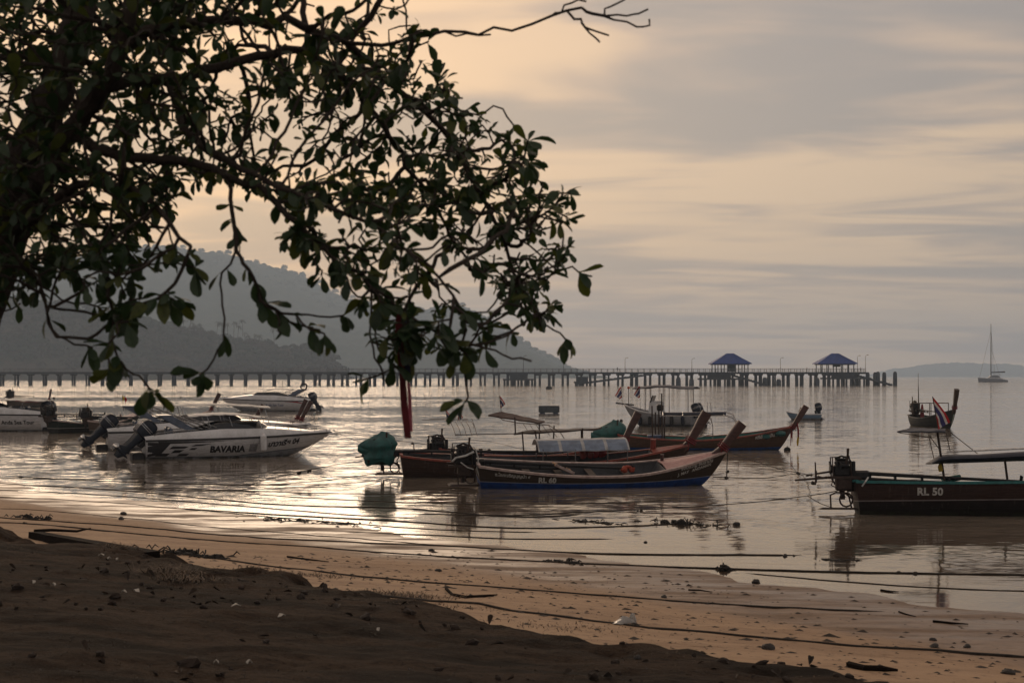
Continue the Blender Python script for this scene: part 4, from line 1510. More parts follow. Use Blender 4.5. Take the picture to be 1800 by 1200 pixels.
for sd in (-0.55, 0.55):
    e = 4 if sd > 0 else 0
    hp.tube([D_.loc(1160, 730 - e, sd), D_.loc(1275, 729 - e, sd), D_.loc(1288, 733 - e, sd), D_.loc(1296, 745, sd), D_.loc(1299, 768, sd)], 0.020, 6)
    hp.tube([D_.loc(1240, 730 - e, sd), D_.loc(1250, 737, sd), D_.loc(1253, 750, sd), D_.loc(1253, 775, sd)], 0.020, 6)
    hp.tube([D_.loc(1243, 725, sd), D_.loc(1243, 708, sd), D_.loc(1249, 708, sd), D_.loc(1250, 725, sd)], 0.014, 6)
for x in (1165, 1200, 1236, 1272):
    hp.tube([D_.loc(x, 729, -0.55), D_.loc(x, 725, 0.55)], 0.016, 6)
hp.tube([D_.loc(1225, 768, -0.6), D_.loc(1245, 763, -0.6), D_.loc(1254, 761, -0.6)], 0.02, 6)
hp.build('canopy_frame', STEEL, boatD)
MB().tube([D_.loc(1168, 727, 0.1), D_.loc(1210, 728, 0.1), D_.loc(1276, 727, 0.1)], [0.05, 0.07, 0.09], 8).build('rolled_canopy', TARP_BLUE, boatD, True)
posts(boatD, [(D_.loc(1146, 712, -0.5), D_.loc(1147, 775, -0.5)), (D_.loc(1152, 725, 0.5), D_.loc(1152, 770, 0.5)), (D_.loc(1163, 690, -0.5), D_.loc(1164, 778, -0.5)), (D_.loc(1158, 712, 0.2), D_.loc(1158, 778, 0.2)), (D_.loc(1168, 725, 0.5), D_.loc(1168, 778, 0.5))], 0.032)
MB().box(D_.loc(1152, 772, 0.0), (0.75, 0.6, 0.42), bev=0.03).build('locker', BLUE_IN, boatD)
MB().box(D_.loc(1160, 716, 0.0), (0.30, 0.3, 0.30), bev=0.05).build('lamp_box', IRON, boatD)
tp = MB()
for k in range(7):
    tp.blob(D_.loc(1318 + 9 * k, 770 - 1.5 * k, (-0.3, 0.2, -0.1)[k % 3]), (0.26, 0.3, 0.14), 9, 6, 0.22)
tp.build('heaped_net', TARP_TEAL, boatD, True)
gr_ = MB()
for k in range(3):
    gr_.tube([D_.loc(1330 + 9 * k, 768, 0), D_.loc(1346 + 4 * k, 757, 0.1), D_.loc(1362 + 5 * k, 762, 0)], 0.03, 6)
gr_.build('spare_pole', WOOD_DARK, boatD)

# ---------------------------------------------------------------- near right longtail: teal rail
E_ = Place(1499, 902, -3.0, -4.0)
hullE = hull_mat('dark_red_hull_white_line', (0.036, 0.018, 0.014), (0.014, 0.010, 0.010), (0.22, 0.19, 0.19), 0.30, 0.325, 0.015)
sh = [(0, 0.80), (0.2, 0.78), (0.45, 0.80), (0.65, 0.86), (0.82, 1.0), (1.0, 1.30)]
boatE, hE = longtail(E_, 8.6, 1.8, sh, None, 'dark red longtail boat with teal rail lettered RL 50', hullE, RAIL_TEAL, TEAL_IN,
                     prow_top=(9.15, 0, 2.35), prow_base=(8.55, 0, 1.36), prow_size=(0.17, 0.22),
                     engine=dict(loc=E_.loc(1480, 842), sc=0.82, shaft=4.4, drop=-0.20, tiller=1.15), stern_hoop=True)
put_text(boatE, hE, 'RL 50', 0.245, E_.loc(1614, 867, -0.85).x, 0.47, -1, LETTER_WHITE, bold=0.010, spacing=1.05)
posts(boatE, [(E_.loc(1661, 845, -0.1), E_.loc(1650, 760, -0.1)), (E_.loc(1772, 842, 0.5), E_.loc(1768, 806, 0.5))], 0.03)
# upper small roof panel with stays
r1 = roof_slab(E_, boatE, (1579, 760, -0.5), (1664, 760, -0.5), (1664, 751, 0.5), (1608, 749, 0.5), 0.035, TARP_BLUE, 'upper_roof', 0.008)
st_ = MB()
for a, b in (((1581, 762, -0.4), (1634, 770, -0.3)), ((1634, 765, -0.4), (1643, 808, -0.4)), ((1636, 765, 0.2), (1655, 792, 0.0)), ((1665, 758, 0.3), (1672, 792, 0.3)), ((1667, 755, 0.0), (1720, 797, 0.0))):
    st_.tube([E_.loc(*a), E_.loc(*b)], 0.011, 5)
st_.build('stay', RUST, boatE)
# long rolled canopy
a, b = E_.loc(1640, 812), E_.loc(1656, 801)
rl = MB()
secs = []
for k, (px, yt, yb) in enumerate(((1634, 813, 816), (1648, 803, 815), (1664, 799, 815), (1720, 798, 813), (1780, 794, 811), (1840, 791, 809), (1960, 787, 806))):
    t0_, b0_ = E_.loc(px, yt), E_.loc(px, yb)
    c = (t0_ + b0_) / 2
    hh = (t0_.z - b0_.z) / 2
    secs.append([c + Vector((0, 0.42 * math.cos(2 * math.pi * j / 12), (hh * math.sin(2 * math.pi * j / 12)) * (1 + 0.12 * math.sin(j * 2.3 + k)))) for j in range(12)])
rl.loft(secs)
rl.build('rolled_canopy', TARP_BLUE, boatE, True)
MB().tube([E_.loc(1666, 796, -0.4), E_.loc(1810, 790, -0.4), E_.loc(1990, 784, -0.4)], 0.018, 6).build('ridge_pole', STEEL, boatE)
fl_ = flag_part(boatE, E_.loc(1651, 752, 0.2), 0.80, -0.12, w=0.80, fl=0.52)
MB().tube([E_.loc(1654, 815, -0.1), E_.loc(1654, 821, -0.1), E_.loc(1655, 829, -0.1)], [0.03, 0.06, 0.05], 8).build('garland', YEL_CLOTH, boatE, True)
q = E_.loc(1673, 840, 0.3)
MB().box(q, (0.42, 0.4, 0.14), Matrix.Rotation(-0.2, 3, 'Y'), bev=0.02).build('hatch', TEAL_IN, boatE)
cl = MB()
cl.tube([E_.loc(1527, 842, -0.62), E_.loc(1522, 850, -0.72), E_.loc(1516, 858, -0.70)], 0.02, 6)
cl.build('rope_tail', PIPE_WHITE, boatE)

# ---------------------------------------------------------------- far right longtail, bow towards the beach
F_ = Place(1608, 747, -84)
hullF = hull_mat('black_green_hull', (0.020, 0.024, 0.022), (0.03, 0.03, 0.03), (0.05, 0.05, 0.05), 0.1, 0.12)
boatF, hF = longtail(F_, 7.2, 1.7, [(0, 0.72), (0.3, 0.6), (0.6, 0.68), (0.85, 1.0), (1, 1.25)], None, 'black longtail boat far out with tall upright prow and red cloth at its stern', hullF, BLACK_PAINT, TEAL_IN,
                     prow_top=(7.55, 0, 2.55), prow_base=(7.15, 0, 1.3), prow_mat=WOOD_DARK, prow_size=(0.2, 0.22),
                     engine=dict(loc=(-0.05, 0, 0.95), sc=1.1, shaft=4.0, drop=-0.1, tiller=1.0))
MB().tube([(0.7, 0, 0.6), (0.66, 0.0, 3.6)], [0.03, 0.012], 6).build('radio_mast', RUST, boatF)
MB().tube([(0.0, 0.3, 0.8), (-0.1, 0.3, 2.7)], [0.035, 0.02], 6).build('upright_pole', WOOD_DARK, boatF)
MB().loft([[Vector((0.75 + 0.16 * k * math.cos(a * 0.785), 0.25 + 0.13 * k * math.sin(a * 0.785) * (1 + 0.3 * math.sin(a * 3)), z)) for a in range(8)] for z, k in ((0.55, 1.1), (0.8, 1.0), (1.1, 0.8), (1.4, 0.45), (1.5, 0.1))]).build('red_cloth_bundle', RIBBON, boatF, True)
cf = MB()
for sy in (-0.6, 0.6):
    cf.tube([(1.2, sy, 0.5), (1.2, sy, 1.55), (4.6, sy, 1.62), (4.6, sy, 0.6)], 0.03, 6)
cf.build('canopy_frame', RUST, boatF)

# ---------------------------------------------------------------- longtails behind the speedboats
hullN = hull_mat('dark_green_hull', (0.018, 0.028, 0.024), (0.03, 0.03, 0.03), (0.30, 0.30, 0.28), 0.30, 0.33)
hullO = hull_mat('grey_brown_hull', (0.09, 0.065, 0.05), (0.03, 0.03, 0.03), (0.3, 0.3, 0.28), 0.2, 0.22)
shO = [(0, 0.78), (0.2, 0.62), (0.5, 0.56), (0.7, 0.68), (0.87, 0.98), (1.0, 1.25)]
for (px, py, hd, L, ptop, pbase, lb, hm, rl_, eng) in (
        (91, 762, 59, 7.3, (184, 693), (173, 722), 'dark green longtail boat astern of the white tour boat', hullN, RAIL_PALE, dict(loc=(-0.35, 0, 0.98), sc=1.05, shaft=4.6, drop=-0.1, tiller=0.0)),
        (156, 762, 8, None, (386, 691), (371, 720), 'longtail boat with red brown prow rising over the speedboat roofs', hullO, RAIL_PALE, dict(loc=(-0.2, 0, 0.85), sc=1.0, shaft=4.6, drop=-0.1, tiller=0.9)),
        (18, 716, 74, 7.5, (51, 684), (43, 703), 'far longtail boat beyond the white tour boat roof', hullO, RAIL_RED, dict(loc=(-0.1, 0, 1.1), sc=1.25, shaft=4.6, drop=-0.1, tiller=1.0)),
        (200, 779, 8, None, (463, 711), (447, 738), 'longtail boat whose slim prow shows above the lettered speedboat bow', hullO, RAIL_PALE, None),
        (275, 775, 8, None, (538, 702), (522, 736), 'longtail boat with the hinder of two crossed prows by the speedboat bow', hullO, RAIL_PALE, None),
        (287, 779, 7, None, (547, 705), (529, 739), 'longtail boat with the front one of two crossed prows by the speedboat bow', hullN, RAIL_PALE, None)):
    pl = Place(px, py, hd)
    pt, pb = pl.loc(*ptop), pl.loc(*pbase)
    if L is None:
        L = pb.x + 0.08
    else:
        pt = Vector((L + 0.45, 0, pix(ptop[0], ptop[1], (pl.o.y + L * pl.s)).z))
        pb = Vector((L + 0.02, 0, pix(pbase[0], pbase[1], (pl.o.y + L * pl.s)).z))
    s2 = [(t, z * (pb.z / 1.3 if t > 0.8 else 1)) for t, z in shO]
    s2[-1] = (1.0, pb.z)
    longtail(pl, L, 1.7, s2, None, lb, hm, rl_, GREY_IN, prow_top=pt, prow_base=pb, prow_size=(0.14, 0.17), engine=eng, deck=(0.8, RAIL_PALE), ribs=[0.08, 0.12])


# ================================================================== SPEEDBOATS
def outboard(boat, loc, tilt, sc=1.0, yaw=0.0):
    """outboard motor tilted clear of the water"""
    o = empty('outboard_motor', loc)
    o.parent = boat
    o.rotation_euler = (0, R(tilt), yaw)
    X, Y = Vector((1, 0, 0)), Vector((0, 1, 0))
    rings = []
    for z, a, b, dx in ((0.10, 0.20, 0.15, 0), (0.14, 0.27, 0.20, -0.01), (0.35, 0.30, 0.225, -0.02), (0.55, 0.29, 0.22, -0.03), (0.70, 0.25, 0.19, -0.02), (0.76, 0.17, 0.13, 0.0), (0.775, 0.08, 0.07, 0.0)):
        rings.append(superellipse(Vector((dx - 0.22, 0, z)) * sc, X, Y, a * sc, b * sc, 18, 3.2))
    c = MB().loft(rings).build('cowl', COWL, o, True)
    st = MB()
    for k, z in enumerate((0.40, 0.47)):
        st.loft([superellipse(Vector((-0.245, 0, z)) * sc, X, Y, 0.303 * sc, 0.229 * sc, 18, 3.2), superellipse(Vector((-0.245, 0, z + 0.025)) * sc, X, Y, 0.303 * sc, 0.229 * sc, 18, 3.2)], False)
    st.build('stripe', STEEL, c, True)
    leg = MB()
    rings = []
    for z, a, b, dx in ((0.12, 0.17, 0.11, -0.2), (-0.2, 0.13, 0.075, -0.2), (-0.5, 0.12, 0.055, -0.2), (-0.62, 0.24, 0.05, -0.24), (-0.66, 0.16, 0.05, -0.22), (-0.86, 0.10, 0.03, -0.20), (-1.0, 0.05, 0.012, -0.22)):
        rings.append(superellipse(Vector((dx, 0, z)) * sc, X, Y, a * sc, b * sc, 12, 2.4))
    leg.loft(rings)
    leg.tube([(-0.48 * sc, 0, -0.76 * sc), (-0.36 * sc, 0, -0.76 * sc), (-0.1 * sc, 0, -0.76 * sc), (0.06 * sc, 0, -0.76 * sc)], [0.04 * sc, 0.06 * sc, 0.06 * sc, 0.015], 10)
    leg.build('leg', COWL, o, True)
    pr = MB()
    for k in range(3):
        a = k * 2.094 + 0.4
        pr.box((-0.50 * sc, 0.10 * sc * math.cos(a), (-0.76 + 0.10 * math.sin(a)) * sc), (0.02, 0.17 * sc, 0.11 * sc), Matrix.Rotation(a, 3, 'X') @ Matrix.Rotation(0.6, 3, 'Y'))
    pr.build('propeller', STEEL, o)
    MB().box((0.06 * sc, 0, 0.0), (0.16 * sc, 0.22 * sc, 0.34 * sc), bev=0.03).build('clamp_bracket', IRON, o)
    return o


def patch_on_hull(boat, h, quads, side, material, name):
    """painted shapes laid on the hull side; quads of (x, z) corners"""
    m = MB()
    for q in quads:
        n = 6
        rows = []
        for i in range(n + 1):
            u = i / n
            row = []
            for j in range(3):
                w_ = j / 2
                x = (q[0][0] * (1 - u) + q[1][0] * u) * (1 - w_) + (q[3][0] * (1 - u) + q[2][0] * u) * w_
                z = (q[0][1] * (1 - u) + q[1][1] * u) * (1 - w_) + (q[3][1] * (1 - u) + q[2][1] * u) * w_
                p, nn = h.at(x, z, side)
                row.append(p + nn * 0.012)
            rows.append(row)
        m.grid(rows)
    return m.build(name, material, boat)


def speedboat(pl, L, label, side, top=1.30, motors=3, arch=True, roofz=None, hull_c=(0.60, 0.60, 0.62), group='white speedboats', scheme='plain', tilt=48, roof_len=(0.10, 0.55), B=2.6, motor_sc=1.15):
    o = empty('speedboat', (pl.o.x, pl.o.y, 0), pl.a)
    tag(o, label, 'speedboat', group)
    chine = 0.62 * top
    h = Hull(L, B, [(0, chine), (0.3, chine + 0.04), (0.6, chine + 0.10), (0.85, chine + 0.18), (1, chine + 0.22)], stern_w=0.88, rake=2.3, keel=-0.35, tmax=0.35, pw=2.1, e_y=0.62, e_z=1.15, srake=0.05)
    hm = hull_mat('white_hull_' + scheme, hull_c, (0.30, 0.32, 0.36), (0.05, 0.06, 0.09), 0.06, 0.085, 0.10, rough=0.3, x0=L * 0.45, plank=False)
    hull_mesh(h, 34, 12).build('hull', hm, o, True)
    # rub rail
    for sd in (1, -1):
        m = MB()
        m.tube([h.P(k / 30, 1.0, sd) for k in range(31)], 0.045, 6)
        m.build('rub_rail', BLACK_PAINT, o)
    # topside above the rub rail, swept up from the transom
    def deckz(t):
        return chine + 0.10 + (top - chine - 0.10) * (min(1, (t + 0.05) / 0.45) ** 0.7 if t < 0.5 else 1) + (-0.34 * max(0, (t - 0.62) / 0.38) ** 1.5) * top / 1.3

    g = MB()
    for sd in (1, -1):
        rows = []
        for k in range(35):
            t = k / 34
            p = h.P(t, 1.0, sd)
            w_ = max(h.half(t), 0.03)
            zt_ = max(deckz(t), p.z + 0.06)
            rows.append([p, Vector((p.x - 0.02, sd * w_ * 0.985, p.z + (zt_ - p.z) * 0.4)), Vector((p.x - 0.05, sd * w_ * 0.93, p.z + (zt_ - p.z) * 0.85)), Vector((p.x - 0.06, sd * w_ * 0.86, zt_))])
        g.grid(rows, sd > 0)
    # foredeck
    rows = []
    for k in range(13):
        t = 0.62 + 0.38 * k / 12
        p = h.P(t, 1.0, 1)
        w_ = max(h.half(t), 0.03) * 0.86
        zt_ = max(deckz(t), p.z + 0.06)
        rows.append([Vector((p.x - 0.06, w_, zt_)), Vector((p.x - 0.06, w_ * 0.4, zt_ + 0.07)), Vector((p.x - 0.06, -w_ * 0.4, zt_ + 0.07)), Vector((p.x - 0.06, -w_, zt_))])
    g.grid(rows)
    # cockpit floor and transom bulkhead
    g.grid([[Vector((L * t, h.half(t) * 0.9, chine - 0.25)), Vector((L * t, -h.half(t) * 0.9, chine - 0.25))] for t in (0.02, 0.2, 0.4, 0.62)])
    g.build('deck', GEL_WHITE, o, True)
    MB().box((L + 0.05, 0, deckz(1.0) + 0.03), (0.7, 0.34, 0.08), bev=0.03).build('bow_platform', GEL_WHITE, o)
    # seats
    for k, t in enumerate((0.16, 0.28, 0.40)):
        for sd in (1, -1):
            s_ = MB().box((L * t, sd * 0.62, chine - 0.02), (0.55, 0.75, 0.42), bev=0.08)
            s_.box((L * t - 0.25, sd * 0.62, chine + 0.32), (0.16, 0.75, 0.42), bev=0.06)
            s_.build('seat', ARCH_BLUE, o)
    # wrap round windscreen
    xa, xb = L * 0.24, L * 0.66
    rows = []
    n = 24
    for k in range(n + 1):
        u = k / n
        # path along near side, round the front, back along far side
        if u < 0.4:
            t = (xa + (xb - 0.7 - xa) * (u / 0.4)) / L
            y = h.half(t) * 0.84
            p = Vector((t * L, y, 0))
        elif u > 0.6:
            t = (xa + (xb - 0.7 - xa) * ((1 - u) / 0.4)) / L
            p = Vector((t * L, -h.half(t) * 0.84, 0))
        else:
            a = (u - 0.4) / 0.2
            y0 = h.half((xb - 0.7) / L) * 0.84
            p = Vector((xb - 0.7 + 0.75 * math.sin(a * math.pi), y0 * math.cos(a * math.pi), 0))
        t = p.x / L
        f = min(1, (p.x - xa) / (L * 0.16))
        f = min(f, 1)
        hgt = 0.02 + 0.27 * f
        z0 = deckz(min(t, 0.62)) - 0.03
        inw = 0.86
        rows.append([p + Vector((0, 0, z0)), Vector((p.x - 0.20 * f * (1 if 0.3 < u < 0.7 else 0.4), p.y * 0.93, z0 + hgt * 0.6)), Vector((p.x - 0.42 * f * (1 if 0.3 < u < 0.7 else 0.4), p.y * inw, z0 + hgt))])
    ws = MB().grid(rows).build('windscreen', GEL_SHADE, o, True)
    MB().tube([r[2] for r in rows], 0.02, 5).build('windscreen_frame', STEEL, ws)
    # targa arch of plates and stays
    za = deckz(0.2)
    rz = roofz or (top + 0.62)
    if arch:
        for sd in (1, -1):
            y = sd * B * 0.40
            m = MB()
            prof = [(L * 0.07, rz + 0.02), (L * 0.20, za + 0.10), (L * 0.255, za + 0.10), (L * 0.135, rz + 0.04)]
            m.loft([[Vector((a, y - 0.03, z)) for a, z in prof], [Vector((a, y + 0.03, z)) for a, z in prof]])
            m.build('arch_side', ARCH_BLUE, o)
            r_ = MB()
            r_.tube([(L * 0.13, y, rz + 0.03), (L * 0.29, y, za + 0.12)], 0.02, 6)
            r_.tube([(L * 0.17, y, rz + 0.02), (L * 0.33, y, za + 0.14)], 0.02, 6)
            r_.tube([(L * 0.21, y, rz), (L * 0.37, y, za + 0.16)], 0.02, 6)
            r_.tube([(L * 0.16, y, rz - 0.22), (L * 0.30, y, rz - 0.26)], 0.018, 6)
            r_.tube([(0.10, y * 1.05, chine - 0.05), (L * 0.06, y * 1.05, chine + 0.32), (L * 0.16, y * 1.05, za + 0.06), (L * 0.27, y * 1.05, za + 0.10)], 0.024, 6)
            r_.tube([(0.02, y * 1.05, chine - 0.25), (L * 0.07, y * 1.05, chine + 0.16), (L * 0.18, y * 1.05, za - 0.08)], 0.024, 6)
            r_.build('arch_rail', STEEL, o)
        MB().box((L * 0.10, 0, rz + 0.03), (L * 0.075, B * 0.83, 0.05), bev=0.02).build('arch_top', ARCH_BLUE, o)
    # soft roof
    a, b = roof_len
    rows = []
    for k in range(13):
        u = k / 12
        x = L * (a + (b - a) * u)
        z = rz + 0.06 + 0.08 * math.sin(u * math.pi) - 0.25 * max(0, u - 0.6) ** 1.3 * (1 if arch else 0)
        rows.append([Vector((x, B * 0.40 * q, z - 0.07 * q * q + 0.012 * math.cos(k * 3.1))) for q in (-1, -0.6, -0.2, 0.2, 0.6, 1)])
    rf = MB().sheet(rows, 0.03).build('roof', mat('white_roof_cloth', (0.66, 0.65, 0.63), 0.6, scale=3, trans=0.2), o, False)
    for u in (0.25, 0.55, 0.95):
        for sd in (1, -1):
            x = L * (a + (b - a) * u)
            MB().tube([(x, sd * B * 0.38, rz - 0.02 - (0.12 if u > 0.9 and arch else 0)), (x + 0.2, sd * B * 0.40, za)], 0.018, 6).build('roof_post', STEEL, o)
    # bow rail and cleats
    rl = MB()
    for sd in (1, -1):
        pts = [Vector((L * t, sd * h.half(t) * 0.72, deckz(t) + 0.22 - 0.05 * t)) for t in (0.68, 0.75, 0.82, 0.9, 0.97)]
        rl.tube(pts, 0.014, 6)
        for p in pts:
            rl.tube([p, p - Vector((0, 0, 0.22))], 0.012, 5)
    rl.build('bow_rail', STEEL, o)
    # motors
    for k in range(motors):
        y = (k - (motors - 1) / 2) * 0.72
        outboard(o, (-0.10, y, chine - 0.08), tilt, motor_sc)
    if motors:
        MB().box((-0.25, 0, 0.10), (0.5, B * 0.62, 0.30), bev=0.05).build('motor_bracket', IRON, o)
    return o, h, deckz


# ---- the lettered speedboat in front
K_ = Place(252, 805, 18)
Lk = K_.loc(583, 760).x
boatK, hK, dzK = speedboat(K_, Lk, 'white speedboat lettered BAVARIA with dark chequered flash and raised outboards', -1, top=1.22, scheme='flash', roofz=1.74, roof_len=(0.22, 0.60))
put_text(boatK, hK, 'BAVARIA', 0.36, K_.loc(369, 790, -1.25).x, 0.27, -1, LETTER_BLACK, shear=0.08, bold=0.018, spacing=1.0)
put_text(boatK, hK, 'บาวาเรีย 04', 0.30, K_.loc(470, 785, -0.9).x, 0.44, -1, LETTER_BLACK, shear=0.3, bold=0.012, follow=0.10)
xs_ = K_.loc(262, 790, -1.2).x
blk = [[(0.10, 0.10), (0.75, 0.20), (1.25, 0.66), (0.10, 0.70)]]
blk += [[(0.45, 0.12), (1.05, 0.12), (1.22, 0.24), (0.62, 0.24)], [(1.25, 0.25), (1.70, 0.27), (1.92, 0.38), (1.45, 0.38)], [(1.55, 0.12), (2.05, 0.12), (2.20, 0.22), (1.70, 0.22)], [(1.15, 0.42), (1.95, 0.44), (2.15, 0.52), (1.35, 0.54)],
        [(2.15, 0.38), (2.45, 0.38), (2.60, 0.46), (2.30, 0.46)], [(2.25, 0.52), (2.75, 0.54), (3.3, 0.62), (2.5, 0.60)], [(0.75, 0.62), (2.6, 0.67), (4.2, 0.73), (0.6, 0.72)]]
blk = [[(x * 0.80, z) for x, z in q] for q in blk]
patch_on_hull(boatK, hK, blk, -1, LETTER_BLACK, 'painted_flash')
MB().tube([K_.loc(463, 762, -1.32), K_.loc(463, 766, -1.36), K_.loc(463.5, 790, -1.32), K_.loc(463.5, 793, -1.30)], [0.05, 0.13, 0.13, 0.05], 12).build('fender', GEL_WHITE, boatK, True)
patch_on_hull(boatK, hK, [[(K_.loc(438, 788, -1.2).x, 0.27), (K_.loc(452, 788, -1.2).x, 0.27), (K_.loc(454, 774, -1.2).x, 0.58), (K_.loc(440, 774, -1.2).x, 0.58)]], -1, mat('faint_grey_emblem', (0.25, 0.25, 0.27), 0.5), 'emblem')
# ---- its sister behind
K2 = Place(188, 789, 17)
boatK2, hK2, _ = speedboat(K2, 9.6, 'white speedboat half hidden behind the lettered one, dark raised outboards astern', -1, top=1.30, motors=3, scheme='sister', roofz=1.98, roof_len=(0.20, 0.78))
for (pl, bt, px, py, hh, cl_) in ((K2, boatK2, 217, 722, 0.75, YEL_CLOTH), (K2, boatK2, 221, 722, 0.7, RED_CLOTH), (K2, boatK2, 268, 722, 0.9, YEL_CLOTH), (K2, boatK2, 288, 721, 0.55, RED_CLOTH), (K2, boatK2, 294, 722, 0.6, RED_CLOTH)):
    flag_part(bt, pl.loc(px, py, 0.4), hh, -0.05, cl_, 0.22, 0.36)
# ---- white tour boat at the frame's edge
M_ = Place(81, 757, 180)
boatM, hM, _ = speedboat(M_, 9.8, 'white tour boat cut by the photo edge, lettered Anda Sea Tour', 1, top=1.62, motors=2, scheme='tour', roofz=1.86, arch=False, roof_len=(-0.02, 0.5), tilt=20)
put_text(boatM, hM, 'Anda Sea Tour', 0.33, M_.loc(2, 752, 1.25).x, 0.46, 1, LETTER_BLACK, bold=0.006)
# ---- the one by the pier
L_ = Place(548, 722, 178)
boatL, hL, _ = speedboat(L_, 8.9, 'white speedboat lying alone out towards the pier with red flash', 1, top=1.55, motors=2, scheme='outer', roofz=2.05, roof_len=(0.22, 0.52), tilt=30)
put_text(boatL, hL, 'Anda Sea Tour', 0.30, L_.loc(466, 716, 1.2).x, 0.50, 1, mat('blue_lettering', (0.10, 0.14, 0.30), 0.5), shear=0.2, bold=0.004)
patch_on_hull(boatL, hL, [[(0.4, 0.70), (1.6, 0.86), (2.6, 0.92), (1.2, 0.93)], [(0.2, 0.56), (0.6, 0.72), (0.9, 0.80), (0.5, 0.72)]], 1, RED_CLOTH, 'painted_flash')
rg = [Vector((0.75 + 0.30 * math.cos(k * 0.393), 0.2, 2.38 + 0.30 * math.sin(k * 0.393))) for k in range(17)]
MB().tube(rg, 0.07, 8).build('life_ring', mat('dark_ring_rubber', (0.05, 0.045, 0.045), 0.7), boatL, True)
MB().tube([(2.9, 0, 2.1), (2.9, 0, 3.0)], 0.02, 6).build('mast', RUST, boatL)

# ================================================================== CONSOLE BOAT WITH SUN TOP
H_ = Place(1222, 749, 160)
boatH = empty('console_boat', (H_.o.x, H_.o.y, 0), H_.a)
tag(boatH, 'white open motor boat with flat dark sun top and two striped flags at its bow', 'boat')
Lh = 5.0
hH = Hull(Lh, 2.3, [(0, 0.75), (0.4, 0.82), (0.75, 1.05), (1, 1.45)], stern_w=0.85, rake=1.3, keel=-0.3, e_y=0.6)
hull_mesh(hH).build('hull', hull_mat('pale_grey_hull', (0.27, 0.28, 0.30), (0.10, 0.12, 0.14), (0.1, 0.1, 0.12), 0.1, 0.14, plank=False), boatH, True)
for sd in (1, -1):
    MB().tube([hH.P(k / 24, 1, sd) for k in range(25)], 0.05, 6).build('rub_rail', GEL_WHITE, boatH)
g = MB()
g.grid([[hH.P(t, 0.7, 1, 0.05), hH.P(t, 0.7, -1, 0.05)] for t in (0.02, 0.2, 0.4, 0.6, 0.8, 0.95)])
g.build('deck', GEL_WHITE, boatH)
MB().box((2.7, 0, 1.15), (1.0, 0.9, 1.1), taper=0.85, bev=0.06).build('console', GEL_WHITE, boatH)
MB().box((2.95, 0, 1.85), (0.08, 0.85, 0.5), Matrix.Rotation(-0.35, 3, 'Y')).build('screen', GEL_SHADE, boatH)
for x, y in ((3.3, 0.75), (3.3, -0.75), (2.0, 0.75), (2.0, -0.75), (0.3, 0.8), (0.3, -0.8)):
    MB().tube([(x, y, 0.7), (x, y * 0.95, 2.62)], 0.03, 6).build('top_post', STEEL, boatH)
rows = [[Vector((x, y, 2.70 - 0.12 * abs(y) ** 2 + (0.10 if 1.5 < x < 3.2 else 0))) for y in (-1.0, -0.5, 0, 0.5, 1.0)] for x in (-0.1, 0.8, 1.8, 2.8, 3.6, 4.1)]
MB().sheet(rows, 0.06).build('sun_top', TARP_BLUE, boatH)
for k in range(5):
    p, n = hH.at(0.6 + k * 0.75, 0.42, 1)
    p = p + n * 0.12
    MB().tube([p + Vector((0, 0, 0.32)), p + Vector((0, 0, 0.24)), p - Vector((0, 0, 0.20)), p - Vector((0, 0, 0.28))], [0.05, 0.13, 0.13, 0.05], 10).build('fender', RUBBER if k % 2 else COWL, boatH, True)
flag_part(boatH, (5.15, -0.1, 1.35), 1.35, 0.1, w=0.8, fl=0.75)
flag_part(boatH, (3.6, 0.9, 1.1), 1.65, 0.05, w=0.75, fl=0.75)
MB().tube([(4.6, 0.3, 1.3), (4.6, 0.3, 2.5)], 0.025, 6).build('lamp_mast', RUST, boatH)
MB().blob((4.6, 0.3, 2.6), 0.10, 8, 6).build('lamp', ORANGE, boatH, True)
MB().tube([(4.3, 0, 1.42), (5.6, 0, 1.55)], 0.05, 6).build('anchor_roller', IRON, boatH)
outboard(boatH, (-0.1, 0.4, 0.75), 25, 1.0)
outboard(boatH, (-0.1, -0.4, 0.75), 25, 1.0)

# ================================================================== DINGHY, PONTOON, FLOATS, CATAMARAN
G_ = Place(1443, 737, 176)
din = empty('dinghy', (G_.o.x, G_.o.y, 0), G_.a)
tag(din, 'small pale blue dinghy with outboard behind a longtail prow', 'boat')
hG = Hull(2.7, 1.3, [(0, 0.42), (0.5, 0.42), (0.8, 0.5), (1, 0.62)], stern_w=0.9, rake=0.5, keel=-0.15, e_y=0.5)
hull_mesh(hG, 16, 8).build('hull', hull_mat('pale_blue_hull', (0.16, 0.25, 0.36), (0.1, 0.12, 0.15), (0.4, 0.4, 0.42), 0.05, 0.1, plank=False), din, True)
for sd in (1, -1):
    MB().tube([hG.P(k / 16, 1, sd) for k in range(17)], 0.04, 6).build('rub_rail', GEL_WHITE, din)
MB().box((1.3, 0, 0.32), (0.3, 1.1, 0.05)).build('thwart', WOOD_GREY, din)
MB().grid([[hG.P(t, 0.5, 1, 0.03), hG.P(t, 0.5, -1, 0.03)] for t in (0.03, 0.3, 0.6, 0.9)]).build('floor', GREY_IN, din)
outboard(din, (0.35, 0, 0.55), 12, 0.95)
MB().blob((1.5, 0.1, 0.6), (0.28, 0.3, 0.35), 9, 6, 0.2).build('bundle', WOOD_DARK, din, True)

